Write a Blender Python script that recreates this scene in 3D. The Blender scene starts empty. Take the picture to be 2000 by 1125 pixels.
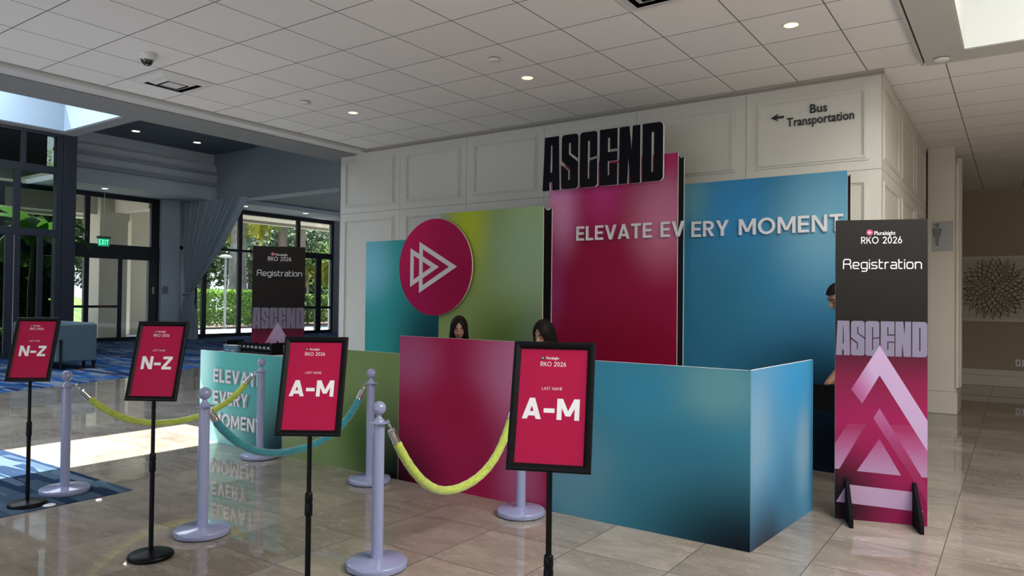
import bpy, bmesh, math, random
from math import sin, cos, pi, radians, atan2, hypot, exp, sqrt
from mathutils import Vector, Matrix, noise as mnoise
from mathutils.geometry import tessellate_polygon

SC = bpy.context.scene
COL = SC.collection

# ------------------------------------------------------------------ camera, sky, sun, exposure
YAW, PITCH, ROLL, FPX = .6098, .0163, .0111, 1414.5
EYE = Vector((0, 0, 1.48))
_fw = Vector((-sin(YAW) * cos(PITCH), cos(YAW) * cos(PITCH), sin(PITCH)))
_rt = Vector((cos(YAW), sin(YAW), 0))
_up = _rt.cross(_fw)
_r2 = _rt * cos(ROLL) + _up * sin(ROLL)
_u2 = -_rt * sin(ROLL) + _up * cos(ROLL)
cam = bpy.data.cameras.new('camera')
cam.sensor_width = 36
cam.lens = FPX * 36 / 2000
cam.clip_start = .05
cam.clip_end = 400
camo = bpy.data.objects.new('camera', cam)
COL.objects.link(camo)
m = Matrix((_r2, _u2, -_fw)).transposed().to_4x4()
m.translation = EYE
camo.matrix_world = m
SC.camera = camo

vs = SC.view_settings
vs.view_transform = 'Standard'
vs.look = 'None'
vs.gamma = 1
vs.use_curve_mapping = False
vs.exposure = 0.64

world = bpy.data.worlds.new('sky')
SC.world = world
world.use_nodes = True
_n = world.node_tree.nodes
_l = world.node_tree.links
_bg = _n['Background']
_tc = _n.new('ShaderNodeTexCoord')
_sx = _n.new('ShaderNodeSeparateXYZ')
_rp = _n.new('ShaderNodeValToRGB')
_l.new(_tc.outputs['Generated'], _sx.inputs[0])
_l.new(_sx.outputs['Z'], _rp.inputs[0])
_rp.color_ramp.elements[0].position = 0
_rp.color_ramp.elements[0].color = (.80, .88, 1, 1)
_rp.color_ramp.elements[1].position = .7
_rp.color_ramp.elements[1].color = (.42, .62, 1, 1)
_l.new(_rp.outputs[0], _bg.inputs[0])
_bg.inputs[1].default_value = 1.0


def lamp(name, kind, loc, direction, energy, color=(1, 1, 1), **kw):
    d = bpy.data.lights.new(name, kind)
    d.energy = energy
    d.color = color
    for k, v in kw.items():
        setattr(d, k, v)
    o = bpy.data.objects.new(name, d)
    COL.objects.link(o)
    o.location = loc
    o.rotation_euler = Vector(direction).to_track_quat('-Z', 'Y').to_euler()
    return o


lamp('sun', 'SUN', (-30, -5, 40), (.53, .13, -1), 16.0, (1, .97, .92), angle=.0093)
# daylight of the two skylights; the hall and rear lamps are added fill
lamp('skylight_daylight_west', 'AREA', (-9.27, -.2, 4.30), (0, 0, -1), 300, (.74, .87, 1), shape='RECTANGLE', size=1.3, size_y=7.4)
lamp('skylight_daylight_east', 'AREA', (1.9, 2.9, 4.8), (0, 0, -1), 275, (1, .95, .86), shape='RECTANGLE', size=2.6, size_y=3.6)
lamp('hall_fill_light', 'AREA', (-14.6, 4.2, 6.25), (0, 0, -1), 230, (.80, .90, 1), shape='RECTANGLE', size=4.0, size_y=7.0)  # unseen lamp added under the closed roof to brighten hall floor and seating
lamp('rear_fill_light', 'AREA', (-2.5, -6.8, .6), (0, 1, 2.2), 125, (.86, .93, 1), shape='RECTANGLE', size=9, size_y=3.0)  # added fill behind the viewer, tilted up to lift the ceiling

# ------------------------------------------------------------------ materials
MATS = {}


def srgb(r, g, b):
    f = lambda c: (c / 255 / 12.92) if c / 255 <= .04045 else ((c / 255 + .055) / 1.055) ** 2.4
    return (f(r), f(g), f(b))


def mat(name, color, rough=.5, metal=0, spec=.5, emit=None, estr=0, sheen=0, coat=0, trans=0):
    if name in MATS:
        return MATS[name]
    m = bpy.data.materials.new(name)
    m.use_nodes = True
    b = m.node_tree.nodes['Principled BSDF']
    b.inputs['Base Color'].default_value = (*color, 1)
    b.inputs['Roughness'].default_value = rough
    b.inputs['Metallic'].default_value = metal
    b.inputs['Specular IOR Level'].default_value = spec
    if emit:
        b.inputs['Emission Color'].default_value = (*emit, 1)
        b.inputs['Emission Strength'].default_value = estr
    if sheen:
        b.inputs['Sheen Weight'].default_value = sheen
    if coat:
        b.inputs['Coat Weight'].default_value = coat
    if trans:
        b.inputs['Transmission Weight'].default_value = trans
    MATS[name] = m
    return m


class NT:
    """small helper to write node trees"""

    def __init__(s, m):
        s.t = m.node_tree
        s.b = s.t.nodes['Principled BSDF']

    def n(s, kind, **kw):
        o = s.t.nodes.new(kind)
        for k, v in kw.items():
            setattr(o, k, v)
        return o

    def l(s, a, b):
        s.t.links.new(a, b)

    def coord(s, out='Object'):
        return s.n('ShaderNodeTexCoord').outputs[out]

    def math(s, op, a, b=None, c=None):
        o = s.n('ShaderNodeMath', operation=op)
        for i, v in enumerate((a, b, c)):
            if v is None:
                continue
            if isinstance(v, (int, float)):
                o.inputs[i].default_value = v
            else:
                s.l(v, o.inputs[i])
        return o.outputs[0]

    def vmath(s, op, a, b=None):
        o = s.n('ShaderNodeVectorMath', operation=op)
        for i, v in enumerate((a, b)):
            if v is None:
                continue
            if isinstance(v, (tuple, list)):
                o.inputs[i].default_value = v
            else:
                s.l(v, o.inputs[i])
        return o

    def mix(s, f, a, b, blend='MIX'):
        o = s.n('ShaderNodeMix', data_type='RGBA', blend_type=blend)
        if isinstance(f, (int, float)):
            o.inputs[0].default_value = f
        else:
            s.l(f, o.inputs[0])
        for i, v in ((6, a), (7, b)):
            if isinstance(v, (tuple, list)):
                o.inputs[i].default_value = (*v[:3], 1)
            else:
                s.l(v, o.inputs[i])
        return o.outputs[2]

    def ramp(s, f, stops, interp='LINEAR'):
        o = s.n('ShaderNodeValToRGB')
        r = o.color_ramp
        r.interpolation = interp
        while len(r.elements) > 1:
            r.elements.remove(r.elements[-1])
        r.elements[0].position = stops[0][0]
        r.elements[0].color = (*stops[0][1], 1)
        for p, c in stops[1:]:
            e = r.elements.new(p)
            e.color = (*c, 1)
        s.l(f, o.inputs[0])
        return o.outputs[0]

    def noise(s, vec, scale, detail=4, rough=.55, dist=0):
        o = s.n('ShaderNodeTexNoise')
        o.inputs['Scale'].default_value = scale
        o.inputs['Detail'].default_value = detail
        o.inputs['Roughness'].default_value = rough
        o.inputs['Distortion'].default_value = dist
        if vec is not None:
            s.l(vec, o.inputs['Vector'])
        return o.outputs[0]

    def bump(s, h, strength=.2, dist=.01):
        o = s.n('ShaderNodeBump')
        o.inputs['Strength'].default_value = strength
        o.inputs['Distance'].default_value = dist
        s.l(h, o.inputs['Height'])
        s.l(o.outputs[0], s.b.inputs['Normal'])


def print_mat(name, base, blobs, rough=.42):
    """a printed colour-gradient board: soft colour clouds laid over a ground colour, in the board's own x/z"""
    m = mat(name, base, rough, spec=.12)
    t = NT(m)
    co = t.coord()
    cur = base
    for (u, v, ru, rv, c, st) in blobs:
        d = t.vmath('MULTIPLY', t.vmath('SUBTRACT', co, (u, 0, v)).outputs[0], (1 / ru, 0, 1 / rv)).outputs[0]
        ln = t.vmath('LENGTH', d).outputs['Value']
        mr = t.n('ShaderNodeMapRange', interpolation_type='SMOOTHERSTEP')
        t.l(ln, mr.inputs[0])
        mr.inputs[3].default_value = st
        mr.inputs[4].default_value = 0
        cur = t.mix(mr.outputs[0], cur, c)
    t.l(cur, t.b.inputs['Base Color'])
    return m


WHITE_EDGE = mat('white_foam_edge', (.82, .80, .76), .6)
BLACK = mat('black_board', (.004, .004, .005), .8, spec=.15)
BLACK_METAL = mat('black_powder_coat', (.003, .003, .004), .40, spec=.16)
FRAME_BLACK = mat('black_window_frame', (.012, .013, .017), .4)
CHROME = mat('chrome', (.72, .72, .72), .06, 1)
LILAC = mat('lilac_enamel', (.30, .32, .50), .16, coat=.4)
CRIMSON = mat('crimson_poster', (.41, .008, .058), .6, spec=.15)
PRINT_WHITE = mat('white_print', (.82, .80, .81), .5)
PRINT_BLACK = mat('black_print', (.01, .01, .012), .5)
RAISED_WHITE = mat('white_acrylic_letters', (.60, .59, .61), .4)
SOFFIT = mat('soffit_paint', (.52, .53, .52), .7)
HALLPAINT = mat('hall_grey_paint', (.30, .325, .345), .7)
DARKPAINT = mat('taupe_cornice_trim', (.34, .31, .275), .6)
TAUPE = mat('taupe_wall_paint', (.37, .30, .21), .7)
TRIMW = mat('warm_white_trim', (.62, .58, .50), .5)
SKYWHITE = mat('skylight_shaft_paint', (.26, .32, .38), .7, spec=.1)
BEIGE = mat('beige_stucco', (.36, .325, .255), .8)
CEIL_METAL = mat('white_metal', (.72, .72, .71), .4)


def make_panel_paint():
    m = mat('panel_wall_paint', (.60, .58, .52), .42, spec=.3)
    return m


PANEL = make_panel_paint()


def make_floor():
    m = mat('polished_beige_marble', (.4, .35, .29), .07, spec=.85)
    t = NT(m)
    co = t.coord()
    s = .6
    sh = t.vmath('MULTIPLY', t.vmath('SUBTRACT', co, (-.37, 3.77, 0)).outputs[0], (1 / s, 1 / s, 1)).outputs[0]
    sx = t.n('ShaderNodeSeparateXYZ')
    t.l(sh, sx.inputs[0])
    fl = t.vmath('FLOOR', sh).outputs[0]
    wn = t.n('ShaderNodeTexWhiteNoise', noise_dimensions='2D')
    t.l(fl, wn.inputs['Vector'])
    per = wn.outputs['Value']
    # shift the stone pattern from slab to slab
    off = t.vmath('SCALE', wn.outputs['Color'])
    off.inputs['Scale'].default_value = 9
    vec = t.vmath('ADD', co, off.outputs[0]).outputs[0]
    st = t.vmath('MULTIPLY', vec, (1, 2.2, 1)).outputs[0]
    cloud = t.noise(st, 2.2, 6, .6, .6)
    base = t.ramp(cloud, [(.3, (.235, .196, .157)), (.55, (.315, .267, .219)), (.75, (.38, .33, .278))])
    tint = t.math('MULTIPLY_ADD', per, .34, .80)
    hs = t.n('ShaderNodeHueSaturation')
    t.l(base, hs.inputs['Color'])
    t.l(tint, hs.inputs['Value'])
    vn = t.noise(st, 2.6, 5, .55, 1.4)
    vein = t.math('SUBTRACT', 1, t.math('MULTIPLY', t.math('ABSOLUTE', t.math('SUBTRACT', vn, .5)), 60))
    vein = t.math('MULTIPLY', t.math('MAXIMUM', vein, 0), t.math('MULTIPLY', t.noise(vec, 1.6), .5))
    c = t.mix(vein, hs.outputs[0], (.62, .56, .49))
    fx = t.math('FRACT', sx.outputs[0])
    fy = t.math('FRACT', sx.outputs[1])
    dx = t.math('MINIMUM', fx, t.math('SUBTRACT', 1, fx))
    dy = t.math('MINIMUM', fy, t.math('SUBTRACT', 1, fy))
    g = t.math('LESS_THAN', t.math('MINIMUM', dx, dy), .0042)
    c = t.mix(g, c, (.075, .058, .045))
    t.l(c, t.b.inputs['Base Color'])
    t.l(t.math('MULTIPLY_ADD', g, .4, t.math('MULTIPLY_ADD', cloud, .02, .012)), t.b.inputs['Roughness'])
    return m


def make_ceiling():
    m = mat('acoustic_ceiling_tile', (.8, .79, .78), .85)
    t = NT(m)
    co = t.coord()
    s = .6096
    sh = t.vmath('MULTIPLY', t.vmath('SUBTRACT', co, (-4.1815, 3.65, 0)).outputs[0], (1 / s, 1 / s, 1)).outputs[0]
    sx = t.n('ShaderNodeSeparateXYZ')
    t.l(sh, sx.inputs[0])
    fx = t.math('FRACT', sx.outputs[0])
    fy = t.math('FRACT', sx.outputs[1])
    dx = t.math('MINIMUM', fx, t.math('SUBTRACT', 1, fx))
    dy = t.math('MINIMUM', fy, t.math('SUBTRACT', 1, fy))
    d = t.math('MINIMUM', dx, dy)
    g = t.math('LESS_THAN', d, .0078)
    fl = t.vmath('FLOOR', sh).outputs[0]
    wn = t.n('ShaderNodeTexWhiteNoise', noise_dimensions='2D')
    t.l(fl, wn.inputs['Vector'])
    sp = t.noise(co, 90, 2, .6)
    base = t.mix(t.math('MULTIPLY', sp, .12), (.86, .85, .845), (.60, .59, .57))
    hs = t.n('ShaderNodeHueSaturation')
    t.l(base, hs.inputs['Color'])
    t.l(t.math('MULTIPLY_ADD', wn.outputs['Value'], .05, .97), hs.inputs['Value'])
    c = t.mix(g, hs.outputs[0], (.16, .15, .14))
    t.l(c, t.b.inputs['Base Color'])
    return m


def make_carpet(name, bw, rh, cols, seed=0.0):
    m = mat(name, cols[0], .95, spec=.1)
    t = NT(m)
    co = t.coord()
    v = t.vmath('ADD', co, (seed, seed * 1.7, 0)).outputs[0]
    b = t.n('ShaderNodeTexBrick', offset=.37, offset_frequency=3)
    t.l(v, b.inputs['Vector'])
    b.inputs['Color1'].default_value = (0, 0, 0, 1)
    b.inputs['Color2'].default_value = (1, 1, 1, 1)
    b.inputs['Mortar Size'].default_value = 0
    b.inputs['Scale'].default_value = 1
    b.inputs['Brick Width'].default_value = bw
    b.inputs['Row Height'].default_value = rh
    n = t.noise(t.vmath('MULTIPLY', v, (.5, 3, 1)).outputs[0], 1.2, 2)
    f = t.math('ADD', t.math('MULTIPLY', b.outputs['Color'], .62), t.math('MULTIPLY_ADD', n, .9, -.26))
    k = len(cols)
    c = t.ramp(f, [(i / k, cc) for i, cc in enumerate(cols)], 'CONSTANT')
    fz = t.noise(co, 220, 2)
    c = t.mix(t.math('MULTIPLY', fz, .35), c, (.01, .02, .05))
    t.l(c, t.b.inputs['Base Color'])
    return m


def make_velour(name, c1, c2):
    m = mat(name, c1, .9, sheen=.6)
    t = NT(m)
    co = t.coord()
    n = t.noise(t.vmath('MULTIPLY', co, (1, .35, 1)).outputs[0], 60, 4, .7)
    t.l(t.ramp(n, [(.38, c2), (.56, c1)]), t.b.inputs['Base Color'])
    t.bump(n, .35, .004)
    return m


def make_glass(name, tint, refl):
    m = bpy.data.materials.new(name)
    m.use_nodes = True
    t = m.node_tree
    t.nodes.remove(t.nodes['Principled BSDF'])
    out = t.nodes['Material Output']
    tr = t.nodes.new('ShaderNodeBsdfTransparent')
    tr.inputs[0].default_value = (*tint, 1)
    gl = t.nodes.new('ShaderNodeBsdfGlossy')
    gl.inputs['Roughness'].default_value = .01
    fr = t.nodes.new('ShaderNodeFresnel')
    fr.inputs[0].default_value = refl
    mx = t.nodes.new('ShaderNodeMixShader')
    t.links.new(fr.outputs[0], mx.inputs[0])
    t.links.new(tr.outputs[0], mx.inputs[1])
    t.links.new(gl.outputs[0], mx.inputs[2])
    t.links.new(mx.outputs[0], out.inputs[0])
    return m


def make_leaf(name, c1, c2, tl=.45):
    m = mat(name, c1, .5)
    t = NT(m)
    ge = t.n('ShaderNodeNewGeometry')
    c = t.mix(ge.outputs['Random Per Island'], c1, c2)
    t.l(c, t.b.inputs['Base Color'])
    tr = t.n('ShaderNodeBsdfTranslucent')
    t.l(c, tr.inputs[0])
    mx = t.n('ShaderNodeMixShader')
    mx.inputs[0].default_value = tl
    t.l(t.b.outputs[0], mx.inputs[1])
    t.l(tr.outputs[0], mx.inputs[2])
    t.l(mx.outputs[0], t.t.nodes['Material Output'].inputs[0])
    return m


def make_bark(name, c1, c2, sc=6, zs=1.0):
    m = mat(name, c1, .9)
    t = NT(m)
    n = t.noise(t.vmath('MULTIPLY', t.coord(), (1, 1, zs)).outputs[0], sc, 5, .6)
    t.l(t.ramp(n, [(.35, c1), (.65, c2)]), t.b.inputs['Base Color'])
    t.bump(n, .5, .03)
    return m


FLOOR = make_floor()
CEIL = make_ceiling()
NAVY = [(.012, .030, .085), (.03, .095, .27), (.014, .04, .12), (.16, .23, .34), (.025, .08, .24), (.05, .15, .40), (.26, .31, .38)]
CARPET = make_carpet('blue_striped_carpet', 3.1, .34, NAVY + [(.014, .04, .12), (.28, .07, .03)])
RUGMAT = make_carpet('navy_block_rug', .8, .085, [(.007, .022, .052), (.010, .03, .07), (.085, .13, .185), (.008, .025, .06), (.05, .085, .13), (.12, .17, .23)], 3.3)
YELLOW_V = make_velour('yellow_green_velour', (.50, .60, .085), (.36, .44, .05))
TEAL_V = make_velour('teal_velour', (.018, .25, .30), (.008, .16, .20))
GLASS = make_glass('window_glass', (.93, .96, .96), 1.35)
TINTED = make_glass('tinted_glass', (.50, .55, .53), 1.2)


# ------------------------------------------------------------------ mesh builder
class MB:
    def __init__(s):
        s.v, s.f, s.mi, s.sm = [], [], [], []

    def add(s, vs_, fs, m=0, smooth=False):
        o = len(s.v)
        s.v.extend(tuple(p) for p in vs_)
        for f in fs:
            s.f.append(tuple(i + o for i in f))
            s.mi.append(m)
            s.sm.append(smooth)
        return s

    def box(s, x0, x1, y0, y1, z0, z1, m=0):
        return s.hexa([(x0, y0, z0), (x1, y0, z0), (x1, y1, z0), (x0, y1, z0), (x0, y0, z1), (x1, y0, z1), (x1, y1, z1), (x0, y1, z1)], m)

    def hexa(s, p, m=0):
        return s.add(p, [(3, 2, 1, 0), (4, 5, 6, 7), (0, 1, 5, 4), (1, 2, 6, 5), (2, 3, 7, 6), (3, 0, 4, 7)], m)

    def bar(s, a, b, w, h, up=(0, 0, 1), m=0):
        a, b = Vector(a), Vector(b)
        d = (b - a).normalized()
        x = d.cross(Vector(up)).normalized()
        y = x.cross(d)
        q = []
        for p in (a, b):
            q += [p - x * w / 2 - y * h / 2, p + x * w / 2 - y * h / 2, p + x * w / 2 + y * h / 2, p - x * w / 2 + y * h / 2]
        return s.add(q, [(3, 2, 1, 0), (4, 5, 6, 7), (0, 1, 5, 4), (1, 2, 6, 5), (2, 3, 7, 6), (3, 0, 4, 7)], m)

    def lathe(s, prof, n=32, o=(0, 0, 0), m=0, axis=None):
        """profile of (radius, height); closed on the axis where radius is 0"""
        o = Vector(o)
        if axis is None:
            X, Y, Z = Vector((1, 0, 0)), Vector((0, 1, 0)), Vector((0, 0, 1))
        else:
            Z = Vector(axis).normalized()
            X = Z.orthogonal().normalized()
            Y = Z.cross(X)
        vs_, fs, rings = [], [], []
        for r, z in prof:
            if r < 1e-6:
                rings.append([len(vs_)])
                vs_.append(o + Z * z)
            else:
                rings.append(list(range(len(vs_), len(vs_) + n)))
                vs_ += [o + X * (r * cos(2 * pi * i / n)) + Y * (r * sin(2 * pi * i / n)) + Z * z for i in range(n)]
        for a, b in zip(rings, rings[1:]):
            for i in range(n):
                j = (i + 1) % n
                if len(a) == 1 and len(b) == 1:
                    continue
                if len(a) == 1:
                    fs.append((a[0], b[j], b[i]))
                elif len(b) == 1:
                    fs.append((a[i], a[j], b[0]))
                else:
                    fs.append((a[i], a[j], b[j], b[i]))
        return s.add(vs_, fs, m, True)

    def cyl(s, a, b, r0, r1=None, n=16, m=0):
        a, b = Vector(a), Vector(b)
        r1 = r0 if r1 is None else r1
        L = (b - a).length
        return s.lathe([(0, 0), (r0, 0), (r1, L), (0, L)], n, a, m, b - a)

    def tube(s, pts, r, n=8, m=0, closed=False):
        pts = [Vector(p) for p in pts]
        k = len(pts)
        rs = r if isinstance(r, (list, tuple)) else [r] * k
        vs_, fs = [], []
        N = None
        for i, p in enumerate(pts):
            if closed:
                T = (pts[(i + 1) % k] - pts[i - 1]).normalized()
            else:
                T = (pts[min(i + 1, k - 1)] - pts[max(i - 1, 0)]).normalized()
            if N is None:
                N = T.orthogonal().normalized()
            else:
                N = (N - T * N.dot(T)).normalized()
            B = T.cross(N)
            vs_ += [p + (N * cos(2 * pi * j / n) + B * sin(2 * pi * j / n)) * rs[i] for j in range(n)]
        for i in range(k if closed else k - 1):
            a, b = i * n, ((i + 1) % k) * n
            for j in range(n):
                q = (j + 1) % n
                fs.append((a + j, a + q, b + q, b + j))
        if not closed:
            fs.append(tuple(reversed(range(n))))
            fs.append(tuple(range((k - 1) * n, k * n)))
        return s.add(vs_, fs, m, True)

    def prism(s, loops, fn, d0, d1, mf=0, ms=0):
        """2-D outline (with holes) pushed from depth d0 to d1; d1 is the front"""
        tri = tessellate_polygon([[Vector((u, v, 0)) for u, v in lp] for lp in loops])
        flat = [p for lp in loops for p in lp]
        s.add([fn(u, v, d1) for u, v in flat], tri, mf)
        if abs(d1 - d0) > 1e-6:
            s.add([fn(u, v, d0) for u, v in flat], [tuple(reversed(t)) for t in tri], ms)
            for lp in loops:
                k = len(lp)
                s.add([fn(u, v, d0) for u, v in lp] + [fn(u, v, d1) for u, v in lp],
                      [(i, (i + 1) % k, k + (i + 1) % k, k + i) for i in range(k)], ms)
        return s

    def stroke(s, pts, w, fn, d0, d1, mf=0, ms=0, closed=False):
        P = [Vector((p[0], p[1])) for p in pts]
        P = [p for i, p in enumerate(P) if i == 0 or (p - P[i - 1]).length > 1e-5]
        k = len(P)
        L, R = [], []
        for i in range(k):
            a = P[i - 1] if (closed or i > 0) else None
            b = P[(i + 1) % k] if (closed or i < k - 1) else None
            d1_ = (P[i] - a).normalized() if a is not None else None
            d2_ = (b - P[i]).normalized() if b is not None else None
            if d1_ is None:
                d1_ = d2_
            if d2_ is None:
                d2_ = d1_
            n1 = Vector((-d1_.y, d1_.x))
            n2 = Vector((-d2_.y, d2_.x))
            nn = n1 + n2
            nn = nn.normalized() if nn.length > 1e-6 else n1
            ml = min(w / 2 / max(.3, nn.dot(n1)), w * 1.3)
            L.append(P[i] + nn * ml)
            R.append(P[i] - nn * ml)
        for i in range(k if closed else k - 1):
            j = (i + 1) % k
            q = [R[i], R[j], L[j], L[i]]
            s.add([fn(p.x, p.y, d1) for p in q], [(0, 1, 2, 3)], mf)
            if abs(d1 - d0) > 1e-6:
                s.add([fn(p.x, p.y, d0) for p in q] + [fn(p.x, p.y, d1) for p in q], [(0, 1, 5, 4), (2, 3, 7, 6)], ms)
                if not closed and i == 0:
                    s.add([fn(q[0].x, q[0].y, d0), fn(q[3].x, q[3].y, d0), fn(q[3].x, q[3].y, d1), fn(q[0].x, q[0].y, d1)], [(0, 1, 2, 3)], ms)
                if not closed and i == k - 2:
                    s.add([fn(q[1].x, q[1].y, d0), fn(q[2].x, q[2].y, d0), fn(q[2].x, q[2].y, d1), fn(q[1].x, q[1].y, d1)], [(0, 1, 2, 3)], ms)
        return s

    def build(s, name, mats, parent=None, bev=0, loc=(0, 0, 0), rz=0, keep=False, seg=2):
        me = bpy.data.meshes.new(name)
        me.from_pydata(s.v, [], s.f)
        if not isinstance(mats, (list, tuple)):
            mats = [mats]
        for m_ in mats:
            me.materials.append(m_)
        me.polygons.foreach_set('material_index', s.mi)
        me.polygons.foreach_set('use_smooth', s.sm)
        if not keep:
            bm = bmesh.new()
            bm.from_mesh(me)
            bmesh.ops.recalc_face_normals(bm, faces=bm.faces)
            if bev:
                ed = [e for e in bm.edges if len(e.link_faces) == 2 and e.calc_face_angle(0) > .6]
                bmesh.ops.bevel(bm, geom=ed, offset=bev, segments=seg, affect='EDGES', profile=.5, clamp_overlap=True)
            bm.to_mesh(me)
            bm.free()
            if any(s.sm):
                me.set_sharp_from_angle(angle=radians(42))
        o = bpy.data.objects.new(name, me)
        COL.objects.link(o)
        o.location = loc
        o.rotation_euler = (0, 0, rz)
        if parent:
            o.parent = parent
        return o


def tag(o, label, cat, group=None, kind=None):
    o['label'] = label
    o['category'] = cat
    if group:
        o['group'] = group
    if kind:
        o['kind'] = kind
    return o


def thing(name, label, cat, loc=(0, 0, 0), rz=0, group=None):
    o = bpy.data.objects.new(name, None)
    o.empty_display_size = .1
    COL.objects.link(o)
    o.location = loc
    o.rotation_euler = (0, 0, rz)
    return tag(o, label, cat, group)


def struct(o):
    o['kind'] = 'structure'
    return o


def sroot(name):
    o = bpy.data.objects.new(name, None)
    COL.objects.link(o)
    return struct(o)


def dup(root, loc, rz, label, group=None):
    r = root.copy()
    COL.objects.link(r)
    r.location = loc
    r.rotation_euler = (0, 0, rz)
    r['label'] = label
    if group:
        r['group'] = group
    for ch in list(root.children):
        c = ch.copy()
        COL.objects.link(c)
        c.parent = r
        for g in list(ch.children):
            d = g.copy()
            COL.objects.link(d)
            d.parent = c
    return r


# ------------------------------------------------------------------ lettering
def arc(cx, cy, rx, ry, a0, a1, n=10):
    return [(cx + rx * cos(radians(a0 + (a1 - a0) * i / n)), cy + ry * sin(radians(a0 + (a1 - a0) * i / n))) for i in range(n + 1)]


def glyph(ch, w):
    """cap height 1: strokes ('s', points, closed) and plain quads ('q', points); returns items, width"""
    k = w / 2
    if ch == 'E':
        W = .60
        return [('s', [(k, 0), (k, 1)], 0), ('s', [(k, 1 - k), (W, 1 - k)], 0), ('s', [(k, .5), (W * .94, .5)], 0), ('s', [(k, k), (W, k)], 0)], W
    if ch == 'L':
        W = .56
        return [('s', [(k, 0), (k, 1)], 0), ('s', [(k, k), (W, k)], 0)], W
    if ch == 'I':
        return [('s', [(k, 0), (k, 1)], 0)], w
    if ch == 'T':
        W = .68
        return [('s', [(W / 2, 0), (W / 2, 1)], 0), ('s', [(0, 1 - k), (W, 1 - k)], 0)], W
    if ch in 'AV':
        W = .74 + .5 * w
        a = [(0, 0), (w * 1.1, 0), (W / 2 + w * .55, 1), (W / 2 - w * .55, 1)]
        b = [(W - x, y) for x, y in a]
        if ch == 'V':
            return [('q', [(x, 1 - y) for x, y in a]), ('q', [(x, 1 - y) for x, y in b])], W
        return [('q', a), ('q', b), ('s', [(W * .2, .26), (W * .8, .26)], 0)], W
    if ch == 'N':
        W = .80
        return [('s', [(k, 0), (k, 1)], 0), ('s', [(W - k, 0), (W - k, 1)], 0), ('q', [(0, 1), (w * 1.15, 1), (W, 0), (W - w * 1.15, 0)])], W
    if ch == 'M':
        W = .98
        y = .18
        a = [(0, 1), (w * 1.15, 1), (W / 2 + w * .5, y), (W / 2 - w * .5, y)]
        return [('s', [(k, 0), (k, 1)], 0), ('s', [(W - k, 0), (W - k, 1)], 0), ('q', a), ('q', [(W - x, yy) for x, yy in a])], W
    if ch == 'O':
        W = .98
        return [('s', arc(W / 2, .5, W / 2 - k, .5 - k + .012, 0, 352, 40)[:-1] + [], 1)], W
    if ch == '0':
        W = .62
        return [('s', arc(W / 2, .5, W / 2 - k, .5 - k + .008, 0, 352, 36)[:-1], 1)], W
    if ch == 'R':
        W = .66
        r = .24
        return [('s', [(k, 0), (k, 1)], 0), ('s', [(k, 1 - k), (W - r - k, 1 - k)] + arc(W - r - k, .7, r, .3 - k, 90, -90, 10) + [(k, .4 + k)], 0),
                ('q', [(W * .42, .42), (W * .42 + w, .42), (W + .02, 0), (W + .02 - w * 1.15, 0)])], W
    if ch == 'Y':
        W = .76
        a = [(0, 1), (w * 1.15, 1), (W / 2 + k, .38), (W / 2 - k, .38)]
        return [('q', a), ('q', [(W - x, y) for x, y in a]), ('s', [(W / 2, 0), (W / 2, .44)], 0)], W
    if ch == 'K':
        W = .70
        return [('s', [(k, 0), (k, 1)], 0), ('q', [(W - w * 1.1, 1), (W, 1), (w, .34), (w, .34 + w * .1 + .12)][:4]), ('q', [(w * 1.1 + .12, .5), (w * 2 + .14, .62), (W + .03, 0), (W + .03 - w * 1.2, 0)])], W
    if ch == 'Z':
        W = .68
        return [('s', [(.02, 1 - k), (W, 1 - k)], 0), ('s', [(0, k), (W, k)], 0), ('q', [(0, w * .9), (w * 1.25, w * .9), (W, 1 - w * .9), (W - w * 1.25, 1 - w * .9)])], W
    if ch == 'X':
        W = .7
        a = [(0, 0), (w * 1.15, 0), (W, 1), (W - w * 1.15, 1)]
        return [('q', a), ('q', [(W - x, y) for x, y in a])], W
    if ch == '2':
        W = .60
        return [('s', arc(W / 2, 1 - .29, W / 2 - k, .29 - k, 175, -25, 14) + [(k * 1.5, k)], 0), ('s', [(0, k), (W, k)], 0)], W
    if ch == '6':
        W = .62
        return [('s', arc(W / 2, .315, W / 2 - k, .315 - k, 0, 350, 30)[:-1], 1), ('s', [(W * .62, 1), (k * 1.25, .42)], 0)], W
    if ch == '-':
        W = .48
        return [('s', [(0, .42), (W, .42)], 0)], W
    if ch == 'S':
        W = .56
        return [('s', [(W, 1 - k), (k * 2.2, 1 - k), (k, 1 - k * 2.6), (k, .6), (k * 2, .5), (W - k * 2, .5), (W - k, .4), (W - k, k * 2.6), (W - k * 2.2, k), (0, k)], 0)], W
    return [], .34


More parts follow.
